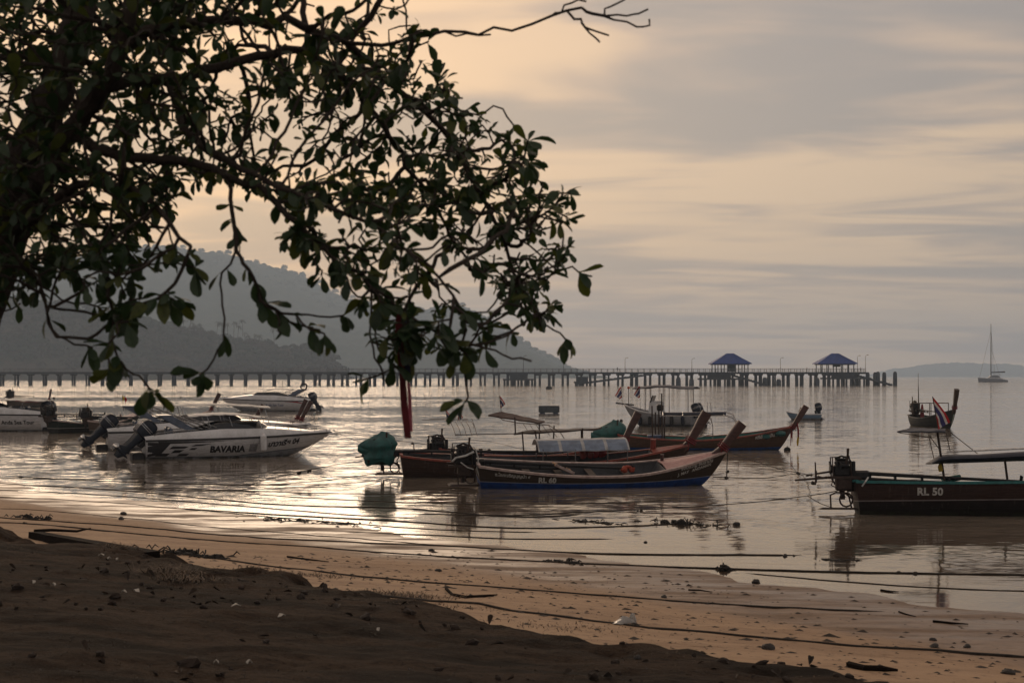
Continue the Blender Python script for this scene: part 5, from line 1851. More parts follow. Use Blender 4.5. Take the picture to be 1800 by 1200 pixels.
pt = empty('pontoon', (*wat(965, 726).xy, 0))
tag(pt, 'dark square pontoon floating between the moored boats', 'pontoon')
MB().box((0, 0, 0.38), (1.9, 1.5, 0.62), bev=0.03).build('deck_box', mat('grey_pontoon', (0.07, 0.085, 0.10), 0.8), pt)
for sx in (-0.6, 0.6):
    MB().tube([(sx, -0.7, 0.05), (sx, 0.7, 0.05)], 0.22, 10).build('drum', FLOAT_BLUE, pt, True)
fl0 = None
for (px, py, r, lb) in ((965, 684, 0.85, 'dark dome shaped mooring buoy out in front of the pier landing'), (1092, 740, 0.13, 'tiny dark float beside a second tiny float behind the teal cover'), (1086, 740, 0.10, 'smaller of two tiny floats behind the teal cover'),
                        (95, 700, 0.20, 'small dark box float near the white tour boat roof'), (318, 699, 0.16, 'small dark float between boats and pier on bright water'), (1022, 673, 0.8, 'round dark buoy under the outer pier'),
                        (1384, 792, 0.16, 'round black float hanging by the bow of the teal lined boat')):
    p = wat(px, py)
    b = empty('mooring_buoy', (p.x, p.y, 0))
    MB().blob((0, 0, r * 0.35), (r, r, r * 0.75), 12, 8, 0.03).build('float_ball', RUBBER, b, True)
    MB().tube([(0, 0, r * 1.0), (0, 0, r * 1.35)], r * 0.12, 6).build('ring', RUST, b)
    tag(b, lb, 'buoy', 'floats and buoys')

CT = wat(1745, 671.2)
cat_ = empty('catamaran', (CT.x, CT.y, 0), R(172))
tag(cat_, 'white sailing catamaran with bare mast anchored far out', 'catamaran')
for sy in (-3.2, 3.2):
    hh = Hull(16.0, 2.2, [(0, 1.1), (0.3, 1.9), (0.7, 2.2), (1, 2.5)], stern_w=0.8, rake=0.6, keel=-0.6, e_y=0.5)
    b = hull_mesh(hh, 20, 8).build('hull', hull_mat('catamaran_hull', (0.22, 0.23, 0.26), (0.05, 0.06, 0.09), (0.05, 0.06, 0.09), 0.25, 0.4, plank=False), cat_, True)
    b.location = (-8, sy, 0)
    rows = [[hh.P(t, 1, 1), hh.P(t, 1, -1)] for t in (0, 0.2, 0.4, 0.6, 0.8, 1)]
    MB().grid(rows).build('deck', GEL_WHITE, b)
MB().box((-1.0, 0, 2.0), (9.0, 6.0, 0.8), bev=0.2).build('bridge_deck', GEL_WHITE, cat_)
MB().box((-0.8, 0, 3.1), (6.4, 5.0, 1.5), taper=0.75, bev=0.3).build('cabin', mat('grey_cabin', (0.16, 0.17, 0.19), 0.4), cat_)  # cabin in one even mid grey
MB().box((-2.6, 0, 4.35), (5.0, 4.6, 0.25), bev=0.1).build('cockpit_roof', GEL_WHITE, cat_)
MB().tube([(1.0, 0, 3.4), (1.0, 0, 20), (1.0, 0, 34.0)], [0.30, 0.26, 0.14], 8).build('mast', RUST, cat_, True)
MB().tube([(0.7, 0, 5.6), (-7.0, 0, 5.9)], [0.35, 0.42], 8).build('boom', TARP_BLUE, cat_, True)
for a, b in (((1.0, 0, 30), (7.5, 0, 2.6)), ((1.0, 0, 31), (-1.0, 3.2, 2.0)), ((1.0, 0, 31), (-1.0, -3.2, 2.0)), ((1, 0, 20), (-4, 3.2, 2.0))):
    MB().tube([a, b], 0.05, 4).build('stay', RUST, cat_)


# ================================================================== THE TREE
tree_rng = random.Random(21)


def T(px, py, d):
    return pix(px, py, d)


def smooth_path(pts, step=0.07):
    """Catmull-Rom through the points, resampled"""
    P = [pts[0] + (pts[0] - pts[1])] + list(pts) + [pts[-1] + (pts[-1] - pts[-2])]
    out = [pts[0]]
    for i in range(1, len(P) - 2):
        a, b, c, d = P[i - 1], P[i], P[i + 1], P[i + 2]
        n = max(2, int((c - b).length / step))
        for k in range(1, n + 1):
            t = k / n
            out.append(0.5 * ((2 * b) + (c - a) * t + (2 * a - 5 * b + 4 * c - d) * t * t + (3 * b - a - 3 * c + d) * t ** 3))
    return out


trunk_base = T(-170, 1250, 7.6)
trunk_base.z = ground_z(trunk_base.x, trunk_base.y) - 0.15
LIMBS = [
    [trunk_base, T(-120, 900, 7.6), T(-75, 680, 7.55), T(-30, 520, 7.45), T(10, 420, 7.35), T(33, 300, 7.3), T(100, 160, 7.35), T(133, 50, 7.4), T(150, -60, 7.5), T(165, -240, 7.6), T(190, -420, 7.8)],
    [T(12, 418, 7.35), T(67, 333, 7.1), T(117, 233, 6.95), T(177, 157, 6.8), T(207, 93, 6.75), T(230, 0, 6.75), T(262, -150, 6.8), T(330, -330, 6.9)],
    [T(117, 233, 6.95), T(190, 268, 6.9), T(260, 277, 6.8), T(333, 283, 6.7), T(400, 310, 6.55), T(483, 350, 6.45), T(543, 413, 6.4), T(600, 460, 6.35), T(657, 503, 6.3), T(700, 545, 6.3)],
    [T(207, 93, 6.75), T(262, 55, 6.75), T(330, 38, 6.8), T(420, 38, 6.9), T(500, 40, 7.0), T(566, 62, 7.1), T(636, 92, 7.2), T(695, 155, 7.3), T(753, 200, 7.35), T(800, 262, 7.4), T(838, 330, 7.4), T(872, 400, 7.4), T(905, 480, 7.4), T(945, 545, 7.35)],
    [T(566, 62, 7.1), T(640, 78, 7.0), T(720, 68, 6.95), T(780, 58, 6.9), T(842, 51, 6.85), T(900, 47, 6.85), T(970, 28, 6.8), T(1022, 15, 6.8)],
    [T(177, 157, 6.8), T(230, 137, 6.85), T(300, 138, 6.95), T(380, 118, 7.1), T(450, 102, 7.2), T(530, 92, 7.3), T(600, 130, 7.4), T(660, 200, 7.45), T(720, 290, 7.5), T(770, 370, 7.5), T(820, 450, 7.5)],
    [T(300, 138, 6.95), T(315, 200, 6.8), T(350, 252, 6.65), T(420, 300, 6.5), T(520, 340, 6.35), T(640, 390, 6.3), T(720, 440, 6.3), T(800, 520, 6.3)],
    [T(10, 420, 7.35), T(60, 380, 7.0), T(110, 340, 6.8), T(170, 318, 6.6), T(240, 340, 6.5), T(300, 390, 6.45), T(330, 440, 6.4)],
    [T(33, 300, 7.3), T(-40, 220, 7.5), T(-120, 120, 7.8), T(-200, -20, 8.1), T(-300, -200, 8.4)],
    [T(-30, 520, 7.45), T(-110, 420, 7.0), T(-230, 330, 6.6), T(-380, 200, 6.2)],
    [T(10, 420, 7.35), T(40, 460, 6.9), T(70, 500, 6.7), T(80, 540, 6.6), T(105, 590, 6.5)],
]
TWIGS = [  # hanging twigs the photograph shows one by one; last entry tells whether leaves end it
    ([T(405, 312, 6.55), T(408, 370, 6.5), T(415, 442, 6.45), T(390, 480, 6.45), T(389, 515, 6.45), T(396, 560, 6.45), T(390, 600, 6.45), T(378, 632, 6.45), T(350, 662, 6.45)], 1),
    ([T(415, 442, 6.45), T(430, 462, 6.4), T(445, 485, 6.4), T(460, 525, 6.4), T(480, 545, 6.38), T(520, 552, 6.38), T(560, 556, 6.35), T(605, 556, 6.35)], 1),
    ([T(480, 545, 6.38), T(505, 565, 6.4), T(530, 573, 6.4), T(550, 575, 6.4)], 1),
    ([T(480, 545, 6.38), T(490, 568, 6.36), T(493, 586, 6.36)], 0),
    ([T(520, 552, 6.38), T(545, 580, 6.3), T(565, 583, 6.3), T(572, 600, 6.3)], 1),
    ([T(110, 340, 6.8), T(150, 420, 6.5), T(185, 460, 6.35), T(195, 520, 6.3), T(200, 570, 6.3), T(190, 620, 6.3), T(192, 650, 6.3)], 1),
    ([T(192, 600, 6.3), T(220, 650, 6.25), T(245, 660, 6.25), T(265, 690, 6.2)], 1),
    ([T(70, 500, 6.7), T(85, 560, 6.6), T(100, 590, 6.55), T(130, 605, 6.5), T(165, 612, 6.5)], 1),
    ([T(185, 460, 6.35), T(240, 470, 6.4), T(310, 462, 6.4), T(345, 470, 6.4)], 1),
    ([T(200, 540, 6.3), T(255, 520, 6.35), T(290, 520, 6.35), T(310, 530, 6.35)], 1),
    ([T(657, 503, 6.3), T(652, 560, 6.3), T(655, 610, 6.3), T(668, 645, 6.3), T(675, 665, 6.3)], 0),
    ([T(657, 503, 6.3), T(668, 540, 6.25), T(662, 590, 6.25), T(680, 630, 6.25), T(705, 652, 6.25)], 0),
    ([T(700, 545, 6.3), T(740, 570, 6.3), T(790, 598, 6.3), T(840, 606, 6.3), T(875, 598, 6.3), T(902, 582, 6.3)], 0),
    ([T(840, 606, 6.3), T(870, 616, 6.3), T(900, 632, 6.3), T(935, 632, 6.3)], 0),
    ([T(780, 596, 6.3), T(800, 630, 6.3), T(815, 655, 6.3), T(822, 690, 6.3), T(822, 705, 6.3)], 1),
    ([T(720, 560, 6.3), T(740, 610, 6.3), T(700, 640, 6.3), T(640, 668, 6.3)], 1),
    ([T(970, 28, 6.8), T(985, 20, 6.8), T(1005, 6, 6.8), T(1030, 2, 6.8)], 0),
    ([T(1022, 15, 6.8), T(1040, 25, 6.8), T(1085, 27, 6.8), T(1115, 28, 6.8), T(1140, 17, 6.8)], 0),
    ([T(1052, 25, 6.8), T(1075, 10, 6.8), T(1100, 1, 6.8)], 0),
    ([T(1055, 26, 6.8), T(1100, 40, 6.8), T(1130, 48, 6.8), T(1143, 33, 6.8)], 0),
    ([T(1000, 32, 6.8), T(1022, 35, 6.8), T(1028, 50, 6.8), T(1070, 63, 6.8)], 0),
    ([T(1028, 50, 6.8), T(1045, 66, 6.8), T(1055, 76, 6.8)], 0),
    ([T(780, 58, 6.9), T(820, 62, 6.9), T(864, 61, 6.9)], 0),
    ([T(945, 545, 7.35), T(960, 570, 7.3), T(985, 585, 7.3), T(997, 600, 7.3)], 1),
    ([T(838, 330, 7.4), T(900, 345, 7.3), T(960, 345, 7.2), T(1005, 342, 7.2)], 1),
    ([T(872, 400, 7.4), T(930, 430, 7.3), T(975, 470, 7.3), T(1005, 470, 7.3), T(1020, 478, 7.3)], 1),
    ([T(800, 262, 7.4), T(850, 200, 7.3), T(880, 190, 7.3), T(905, 225, 7.3), T(930, 250, 7.3)], 1),
]


def in_poly(x, y, poly):
    c = False
    n = len(poly)
    for i in range(n):
        x1, y1 = poly[i]
        x2, y2 = poly[(i + 1) % n]
        if (y1 > y) != (y2 > y) and x < (x2 - x1) * (y - y1) / (y2 - y1) + x1:
            c = not c
    return c


REGIONS = [  # crown volumes: outline in the view, depth range, number of shoot tips
    ([(-420, -460), (340, -430), (340, 60), (340, 330), (250, 420), (120, 470), (0, 560), (-120, 560), (-420, 300)], 6.2, 8.8, 720),
    ([(-40, -40), (340, -40), (340, 330), (250, 420), (120, 470), (0, 560), (-40, 560)], 6.3, 8.4, 1080),
    ([(330, -330), (700, -200), (770, 60), (700, 110), (640, 170), (560, 300), (480, 340), (330, 330)], 6.3, 8.0, 580),
    ([(560, 40), (700, 60), (780, 110), (800, 180), (870, 190), (930, 250), (950, 310), (1000, 345), (1005, 470), (950, 420), (985, 590), (900, 560), (800, 430), (640, 330), (560, 260)], 6.7, 8.0, 660),
    ([(480, 330), (620, 300), (800, 420), (890, 560), (860, 625), (760, 640), (690, 635), (650, 580), (640, 510), (560, 470), (490, 420)], 6.0, 7.2, 310),
    ([(60, 430), (330, 420), (345, 480), (290, 530), (240, 560), (215, 640), (180, 640), (170, 560), (120, 500)], 6.1, 6.9, 80),
    ([(-60, 430), (140, 440), (130, 500), (30, 545), (-60, 560)], 6.8, 7.6, 60),
]
attr = []
for poly, d0, d1, n in REGIONS:
    xs0, xs1 = min(p[0] for p in poly), max(p[0] for p in poly)
    ys0, ys1 = min(p[1] for p in poly), max(p[1] for p in poly)
    k = 0
    while k < n:
        x, y = tree_rng.uniform(xs0, xs1), tree_rng.uniform(ys0, ys1)
        if in_poly(x, y, poly):
            # clumping: accept more where low frequency noise is high
            if float(vnoise(np.array([x / 85.0]), np.array([y / 85.0]), 9)[0]) + 0.35 > tree_rng.random():
                attr.append(T(x, y, tree_rng.uniform(d0, d1)))
                k += 1
nodes, par = [], []
limb_of = []


def add_path(path, li):
    start = path[0]
    prev = -1
    if nodes:
        A_ = np.array([tuple(q) for q in nodes])
        prev = int(np.argmin(((A_ - np.array(tuple(start))) ** 2).sum(1)))
    for i, p in enumerate(path):
        if i == 0 and prev >= 0:
            continue
        nodes.append(p)
        par.append(prev)
        limb_of.append(li)
        prev = len(nodes) - 1
    return prev


for li, L0 in enumerate(LIMBS):
    sp = smooth_path(L0)
    sp = [p + Vector((tree_rng.gauss(0, .008), tree_rng.gauss(0, .008), tree_rng.gauss(0, .008))) if i else p for i, p in enumerate(sp)]
    add_path(sp, li)
# space colonisation from the limbs towards the shoot tips
AT = np.array([tuple(p) for p in attr])
alive = np.ones(len(AT), bool)
STEP, KILL, INF = 0.058, 0.07, 1.6
tips = []
from mathutils import kdtree
for it in range(60):
    if not alive.any():
        break
    kd = kdtree.KDTree(len(nodes))
    for i, p in enumerate(nodes):
        if limb_of[i] != 4:
            kd.insert(p, i)
    kd.balance()
    pull = {}
    for a in np.nonzero(alive)[0]:
        co, idx, dist = kd.find(Vector(AT[a]))
        if dist < KILL:
            alive[a] = False
            tips.append(idx)
            continue
        if dist < INF:
            pull.setdefault(idx, Vector((0, 0, 0)))
            pull[idx] += (Vector(AT[a]) - co).normalized()
    if not pull:
        break
    for idx, vec in pull.items():
        if vec.length < 1e-4:
            continue
        dr = nodes[idx] - nodes[par[idx]] if par[idx] >= 0 else Vector((0, 0, 1))
        v = (vec.normalized() + dr.normalized() * 0.45 + Vector((tree_rng.gauss(0, .22), tree_rng.gauss(0, .22), tree_rng.gauss(0, .22) - 0.05))).normalized()
        nodes.append(nodes[idx] + v * STEP)
        par.append(idx)
        limb_of.append(limb_of[idx])
twig_tips = []
for tw, lf in TWIGS:
    sp = smooth_path(tw, 0.05)
    sp = [p + Vector((tree_rng.gauss(0, .004), tree_rng.gauss(0, .006), tree_rng.gauss(0, .004))) if i else p for i, p in enumerate(sp)]
    e = add_path(sp, 100)
    if lf:
        twig_tips.append(e)
# radii by the pipe model
N = len(nodes)
kids = [[] for _ in range(N)]
for i, p in enumerate(par):
    if p >= 0:
        kids[p].append(i)
rad2 = [0.0] * N
EXPO = 2.35
for i in range(N - 1, -1, -1):
    pass
order = []
stack = [i for i in range(N) if par[i] < 0]
while stack:
    i = stack.pop()
    order.append(i)
    stack += kids[i]
for i in reversed(order):
    rad2[i] = (0.0042 ** EXPO if not kids[i] else sum(rad2[k] for k in kids[i])) + 0.0011 ** EXPO
rad = [min(r ** (1 / EXPO), 0.15) for r in rad2]
rad = [max(r, 0.0045) for r in rad]
# limb girth as photographed
trunk_nodes = set()
tree = empty('shore_tree', (trunk_base.x, trunk_base.y, trunk_base.z + 0.15))
tag(tree, 'broad leaved tree overhanging the beach with drooping branches', 'tree')
TB = Vector(tree.location)


def chains(sel):
    """split selected nodes into unbranched strings, following the stoutest child"""
    out = []
    seen = set()
    for i in order:
        if i in seen or not sel(i):
            continue
        ch = [i]
        if par[i] >= 0:
            ch = [par[i], i]
        seen.add(i)
        cur = i
        while True:
            nx = [k for k in kids[cur] if k not in seen and sel(k)]
            if not nx:
                break
            cur = max(nx, key=lambda k: rad[k])
            ch.append(cur)
            seen.add(cur)
        out.append(ch)
    return out


def limb_mesh(sel, name, nside, floor=0.0):
    m = MB()
    for ch in chains(sel):
        if len(ch) < 2:
            continue
        rr = [rad[k] for k in ch]
        rr[0] = min(rr[0], rr[1] * 1.15)
        m.tube([nodes[k] - TB for k in ch], [max(r, floor) for r in rr], nside, cap=False)
    return m


# trunk (the first limb) widened to the girth seen in the photograph
main0 = [i for i in range(N) if limb_of[i] == 0]
n0 = len(smooth_path(LIMBS[0]))
for i in range(n0):
    u = i / n0
    rad[i] = max(rad[i], 0.17 * (1 - u) ** 0.9 + 0.02)
limb_mesh(lambda i: i < n0, 'trunk', 12).build('trunk', BARK, tree, True)
c0 = n0
for li in range(1, len(LIMBS)):
    n1_ = len(smooth_path(LIMBS[li])) - 1
    w0 = {1: 0.062, 2: 0.027, 3: 0.026, 4: 0.011, 5: 0.028, 6: 0.019, 7: 0.034, 8: 0.05, 9: 0.05, 10: 0.014}[li]
    for k in range(n1_):
        rad[c0 + k] = max(w0 * (1 - 0.82 * k / n1_), 0.006)
    lo, hi = c0, c0 + n1_
    limb_mesh(lambda i: lo <= i < hi, 'limb', 9).build('limb', BARK, tree, True)
    c0 += n1_
CUT = c0
for i in range(CUT, N):
    rad[i] = min(rad[i], 0.016)
tw_ = limb_mesh(lambda i: i >= CUT, 'twigs', 5).build('twigs', BARK, tree, True)
tw_['kind'] = 'stuff'


# leaves: obovate, in whorls at the shoot tips
def leaf_mesh(seed):
    r = random.Random(seed)
    bend, fold = r.uniform(-0.6, 0.25), r.uniform(0.05, 0.55)
    prof = [(0.0, 0.012), (0.12, 0.03), (0.3, 0.12), (0.52, 0.215), (0.74, 0.255), (0.9, 0.19), (1.0, 0.04)]
    rows = []
    for x, wd in prof:
        z = bend * x * x
        wv = r.uniform(-.02, .02)
        rows.append([Vector((x, wd, z + fold * wd + wv)), Vector((x, 0, z)), Vector((x, -wd, z + fold * wd - wv))])
    return MB().grid(rows)


LEAVES = [leaf_mesh(k) for k in range(6)]
leaf_list = []      # (matrix, variant, yellow)
seen_t = set()


def whorl(idx, n, size):
    p = nodes[idx]
    d = (p - nodes[par[idx]]).normalized() if par[idx] >= 0 else Vector((0, 0, 1))
    a0 = tree_rng.uniform(0, 6.28)
    o_ = d.orthogonal().normalized()
    q_ = d.cross(o_)
    for k in range(n):
        a = a0 + k * 2.399
        el = tree_rng.uniform(0.15, 1.1)
        ax = (d * math.sin(el) + (o_ * math.cos(a) + q_ * math.sin(a)) * math.cos(el))
        ax = (ax + Vector((0, 0, -0.25))).normalized()
        up = Vector((tree_rng.gauss(0, .35), tree_rng.gauss(0, .35), 1)).normalized()
        side = up.cross(ax)
        if side.length < 1e-3:
            continue
        side.normalize()
        up = ax.cross(side)
        s_ = size * tree_rng.uniform(0.65, 1.2)
        M3 = Matrix((ax * s_, side * s_ * tree_rng.uniform(0.85, 1.05), up * s_)).transposed().to_4x4()
        M3.translation = p - TB - d * tree_rng.uniform(0, 0.03)
        leaf_list.append((M3, tree_rng.randrange(6), tree_rng.random() < 0.22))


for t_ in tips:
    if t_ in seen_t:
        continue
    seen_t.add(t_)
    whorl(t_, tree_rng.choice((0, 2, 3, 4, 5)), tree_rng.choice((0.05, 0.068, 0.082, 0.10)) * (1.0 if nodes[t_].x / nodes[t_].y < -0.12 else 0.92))
for t_ in twig_tips:
    whorl(t_, tree_rng.choice((4, 5, 6)), 0.105)
    q = t_
    for _ in range(3):
        for _ in range(tree_rng.randrange(4, 8)):
            q = par[q] if par[q] >= 0 else q
        whorl(q, 2, 0.09)
A_ = np.array([tuple(q) for q in nodes])
for (x, y, d, n) in ((195, 480, 6.3, 6), (200, 555, 6.25, 6), (205, 575, 6.2, 5), (190, 612, 6.25, 5), (268, 685, 6.15, 3), (455, 560, 6.4, 4), (490, 430, 6.3, 4), (515, 440, 6.3, 4), (585, 480, 6.3, 3), (610, 480, 6.3, 4), (690, 560, 6.2, 5), (700, 590, 6.2, 5), (730, 560, 6.2, 5), (760, 600, 6.2, 4),
                     (780, 560, 6.2, 5), (810, 590, 6.25, 5), (665, 545, 6.2, 4), (335, 665, 6.4, 3), (822, 700, 6.25, 2), (740, 640, 6.25, 3), (770, 635, 6.25, 3), (690, 655, 6.25, 2)):
    i = int(np.argmin(((A_ - np.array(tuple(T(x, y, d)))) ** 2).sum(1)))
    whorl(i, n, 0.105)
# in view and nearest first: the 300 largest leaves are single parts, the rest one mass
def leaf_key(e):
    p = e[0].translation + TB
    x, y = 900 + p.x / p.y * FPX, HZ - (p.z - CAMH) / p.y * FPX
    vis = 0 <= x <= 1800 and 0 <= y <= 1200
    return (0 if vis else 1, p.y / max(e[0].to_scale()))


leaf_list.sort(key=leaf_key)
lm = []
for k in range(6):
    for m_ in (LEAFM, LEAFY):
        me = LEAVES[k].mesh('leaf', True)
        me.materials.append(m_)
        lm.append(me)
for (M3, v, y) in leaf_list[:300]:
    o = obj('leaf', lm[v * 2 + int(y)], tree)
    o.matrix_basis = M3
LV = [np.array(L.v) for L in LEAVES]
LF = [np.array(L.f) for L in LEAVES]
V, Fc, mi, off = [], [], [], 0
for (M3, v, y) in leaf_list[300:]:
    Mn = np.array(M3)
    V.append(LV[v] @ Mn[:3, :3].T + Mn[:3, 3])
    Fc.append(LF[v] + off)
    mi += [int(y)] * len(LF[v])
    off += len(LV[v])
me = np_mesh('crown', np.concatenate(V), np.concatenate(Fc))
me.polygons.foreach_set('material_index', mi)
cr_ = obj('crown', me, tree, [LEAFM, LEAFY])
cr_['kind'] = 'stuff'
print('TREE nodes', N, 'leaves', len(leaf_list))

# cloth strips tied to the tree
MAROON = mat('maroon_cloth', (0.16, 0.022, 0.030), 0.9, scale=9, trans=0.3)
def strip(name, pts, wd, material, label, amp=0.012, seed=1):
    r = random.Random(seed)
    sp = smooth_path([T(*p) for p in pts], 0.04)
    rows = []
    for i, p in enumerate(sp):
        a = 0.5 + i * 0.10 + r.uniform(-.05, .05)
        s_ = Vector((math.cos(a) * 0.9 + 0.3, math.sin(a), 0)).normalized()
        n_ = Vector((-s_.y, s_.x, 0))
        k = wd * (1 + 0.15 * math.sin(i * 0.9))
        rows.append([p - s_ * k + n_ * amp, p - n_ * amp, p + s_ * k + n_ * amp])
    g = MB().grid(rows)
    g.grid([[q + Vector((0, 0.004, 0)) for q in r_] for r_ in rows], True)
    o = g.build(name, material, None, True)
    tag(o, label, 'cloth ribbon', 'cloth ribbons tied in the tree')


strip('cloth_ribbon', [(705, 552, 6.28), (706, 590, 6.28), (709, 660, 6.28), (713, 720, 6.28), (718, 770, 6.28)], 0.013, MAROON, 'longest faded red cloth ribbon hanging from the tree', 0.012, 1)
strip('cloth_ribbon', [(711, 556, 6.30), (713, 590, 6.30), (718, 640, 6.30), (719, 668, 6.30)], 0.014, BLUE_CLOTH, 'dark blue cloth ribbon hanging beside the red ones, shortest', 0.010, 2)
strip('cloth_ribbon', [(703, 556, 6.26), (703, 590, 6.26), (708, 650, 6.26), (709, 673, 6.26)], 0.013, MAROON, 'short red cloth ribbon at the front of the bundle in the tree', 0.010, 3)
strip('cloth_ribbon', [(714, 560, 6.32), (717, 640, 6.32), (721, 700, 6.32), (723, 758, 6.32)], 0.008, PINK_CLOTH, 'thin pink cloth ribbon hanging rightmost in the tree bundle', 0.006, 4)

# ================================================================== ROPES
def rope(pts, r, label, seed=0, lay=True, weed=0.0):
    """pts: photo pixels on the ground or water (x, y) or in the air (x, y, distance)"""
    rr = random.Random(seed)
    r *= 0.66
    P = []
    for p in pts:
        if isinstance(p, Vector):
            P.append(p)
        elif len(p) == 3:
            P.append(pix(*p))
        else:
            P.append(gp(*p))
    sp = smooth_path(P, 0.35)
    out = []
    for i, q in enumerate(sp):
        g = max(ground_z(q.x, q.y), 0.0)
        z = q.z
        if z < g + 0.6 * r:
            z = g + 0.6 * r
        out.append(Vector((q.x + rr.gauss(0, 0.012), q.y + rr.gauss(0, 0.012), z)))
    for end, ref in ((0, pts[0]), (-1, pts[-1])):                      # a loose end runs into the sand
        if not isinstance(ref, Vector) and len(ref) == 2:
            out[end].z -= 0.06
            out[1 if end == 0 else -2].z -= 0.02
    m = MB().tube(out, [r * rr.uniform(0.85, 1.2) for _ in out], 6)
    o = m.build('mooring_rope', ROPE, None, True)
    tag(o, label, 'rope', 'mooring ropes across the beach')
    if weed:
        n = int(weed)
        for k in range(n):
            q = out[rr.randrange(len(out))]
            g = MB()
            for _ in range(4):
                g.blob((rr.uniform(-.05, .05), rr.uniform(-.05, .05), rr.uniform(-.06, .0)), (rr.uniform(.02, .05), rr.uniform(.02, .05), rr.uniform(.02, .06)), 6, 4, 0.3, rr)
            w_ = g.build('weed_tuft', ROPE, o, True)
            w_.location = q
    return o


# water-level points use wat() so that ropes lie on the film of water as well
rope([(-60, 904), (0, 910), (145, 920), (290, 931), (450, 945), (700, 957), (900, 966), (1100, 974), (1440, 976)], 0.022, 'mooring rope running from the driftwood plank over wet sand into the water', 1)
rope([(-60, 914), (0, 919), (250, 940), (420, 954), (600, 966), (900, 985), (1100, 994), (1280, 1000), (1500, 1006), (1900, 1012)], 0.022, 'mooring rope crossing the whole beach with a weed clump at its middle', 2, weed=5)
rope([(330, 972), (370, 981), (480, 996), (600, 1010), (750, 1024), (900, 1035), (1170, 1055), (1400, 1069), (1600, 1076)], 0.022, 'mooring rope along the upper sand ending in a frayed tip', 3)
rope([(640, 1045), (780, 1058), (900, 1074), (1000, 1086), (1100, 1099), (1300, 1118), (1450, 1131), (1600, 1141), (1900, 1160)], 0.024, 'thickest mooring rope lying along the foot of the earth bank', 4)
rope([(-60, 845), (0, 849), (200, 861), (480, 886), (700, 893), (900, 908), (1050, 903)], 0.018, 'mooring rope at the shining water edge on the photo left', 5)
rope([(285, 891), (480, 904), (700, 916), (900, 928), (1100, 925), (1190, 921), (1275, 922)], 0.020, 'mooring rope lying in the shallows towards the weedy lump', 6)
rope([(570, 933), (750, 940), (900, 947), (1120, 947)], 0.014, 'short mooring rope half sunk in the shallows', 7)
es = E_.loc(1495, 858)
Es = E_.mat() @ es
rope([(700, 902), (900, 906), (1050, 899), pix(1280, 886, 39.5), pix(1420, 871, 38.9), Es], 0.016, 'taut mooring rope rising to the stern of the boat lettered RL 50', 8, weed=3)
rope([pix(1420, 871, 38.9), pix(1440, 884, 38.5), pix(1468, 893, 38.2)], 0.014, 'slack rope loop hanging to the stern step of the boat lettered RL 50', 9)
bs = B_.mat()
rope([(0, 836), (200, 846), (430, 852), pix(560, 845, 50), bs @ B_.loc(668, 831)], 0.016, 'mooring rope from shallows to the stern of the red railed boat', 10, weed=3)
rope([(430, 852), pix(560, 822, 50.5), bs @ B_.loc(660, 806)], 0.014, 'upper mooring rope rising to the teal engine cover', 11, weed=4)
rope([bs @ B_.loc(690, 838), pix(600, 850, 48), (380, 862), (180, 858)], 0.013, 'lowest mooring rope from the red railed boat back to shore', 12)
ks = Matrix.Translation(K_.o) @ Matrix.Rotation(K_.a, 4, 'Z')
kb = ks @ K_.loc(586, 757)
rope([kb, pix(640, 766, 66), pix(760, 782, 64), pix(860, 790, 60)], 0.014, 'bow rope from the lettered speedboat towards the bare engine', 13, weed=4)
rope([kb, pix(620, 772, 66), pix(700, 798, 65), pix(800, 815, 64)], 0.012, 'lower bow rope from the lettered speedboat', 14)
as_ = A.mat()
rope([as_ @ A.loc(1276, 792), pix(1320, 808, 49.5), pix(1380, 826, 48), wat(1470, 842)], 0.014, 'bow rope from the boat lettered RL 60 to the water', 15, weed=3)
rope([as_ @ A.loc(1277, 794), as_ @ A.loc(1277, 815), as_ @ A.loc(1276, 838)], 0.022, 'green weedy rope end hanging from the bow lettered with white script', 16, weed=2)
rope([wat(1255, 838), wat(1340, 840), wat(1410, 834), pix(1432, 833, 44)], 0.014, 'floating rope between the near bow and the boat lettered RL 50', 17, weed=3)
rope([wat(1420, 848), pix(1440, 846, 41), E_.mat() @ E_.loc(1492, 846)], 0.014, 'upper stern rope of the boat lettered RL 50', 18, weed=2)
rope([wat(1300, 810), pix(1372, 805, 60), pix(1408, 838, 48)], 0.012, 'thin rope slanting off the water below the teal lined boat', 19)


rope([(-60, 858), (150, 868), (420, 889), (620, 905), (760, 912)], 0.014, 'thin rope along the shining edge ending by the weed streak', 20)
rope([(-60, 870), (200, 884), (500, 910), (760, 930), (980, 936)], 0.013, 'thin rope over the wet sand just above the weed streak', 21)
rope([(400, 866), (640, 880), (860, 886), (1060, 884), wat(1180, 878)], 0.012, 'thin rope floating in front of the near boat reflection', 22)
rope([(250, 856), (420, 862), (640, 868), wat(820, 866)], 0.012, 'thin rope floating below the stern of the near boat', 23)
rope([(1260, 1003), (1480, 1022), (1700, 1036), (1900, 1040)], 0.012, 'thin rope on the wet sand at the photo right', 24)
rope([(-60, 838), (120, 842), (330, 838), pix(480, 826, 56), ks @ K_.loc(560, 775)], 0.012, 'thin rope from the left shallows to the lettered speedboat bow', 25)
rope([(-60, 892), (100, 899), (330, 922), (560, 942), (820, 962)], 0.012, 'thin rope between two thicker ones on the left sand', 26)
rope([kb, pix(660, 764, 66), pix(760, 768, 66), pix(860, 776, 64), bs @ B_.loc(940, 795)], 0.010, 'highest bow rope of the lettered speedboat', 27)

# ================================================================== THINGS LYING ON THE BEACH
def on_ground(name, px, py, m, material, label, cat, sink=0.0, smooth=True, rz=0.0, group=None):
    p = gp(px, py)
    o = m.build(name, material, None, smooth)
    o.location = (p.x, p.y, p.z - sink)
    o.rotation_euler = (0, 0, rz)
    tag(o, label, cat, group)
    return o


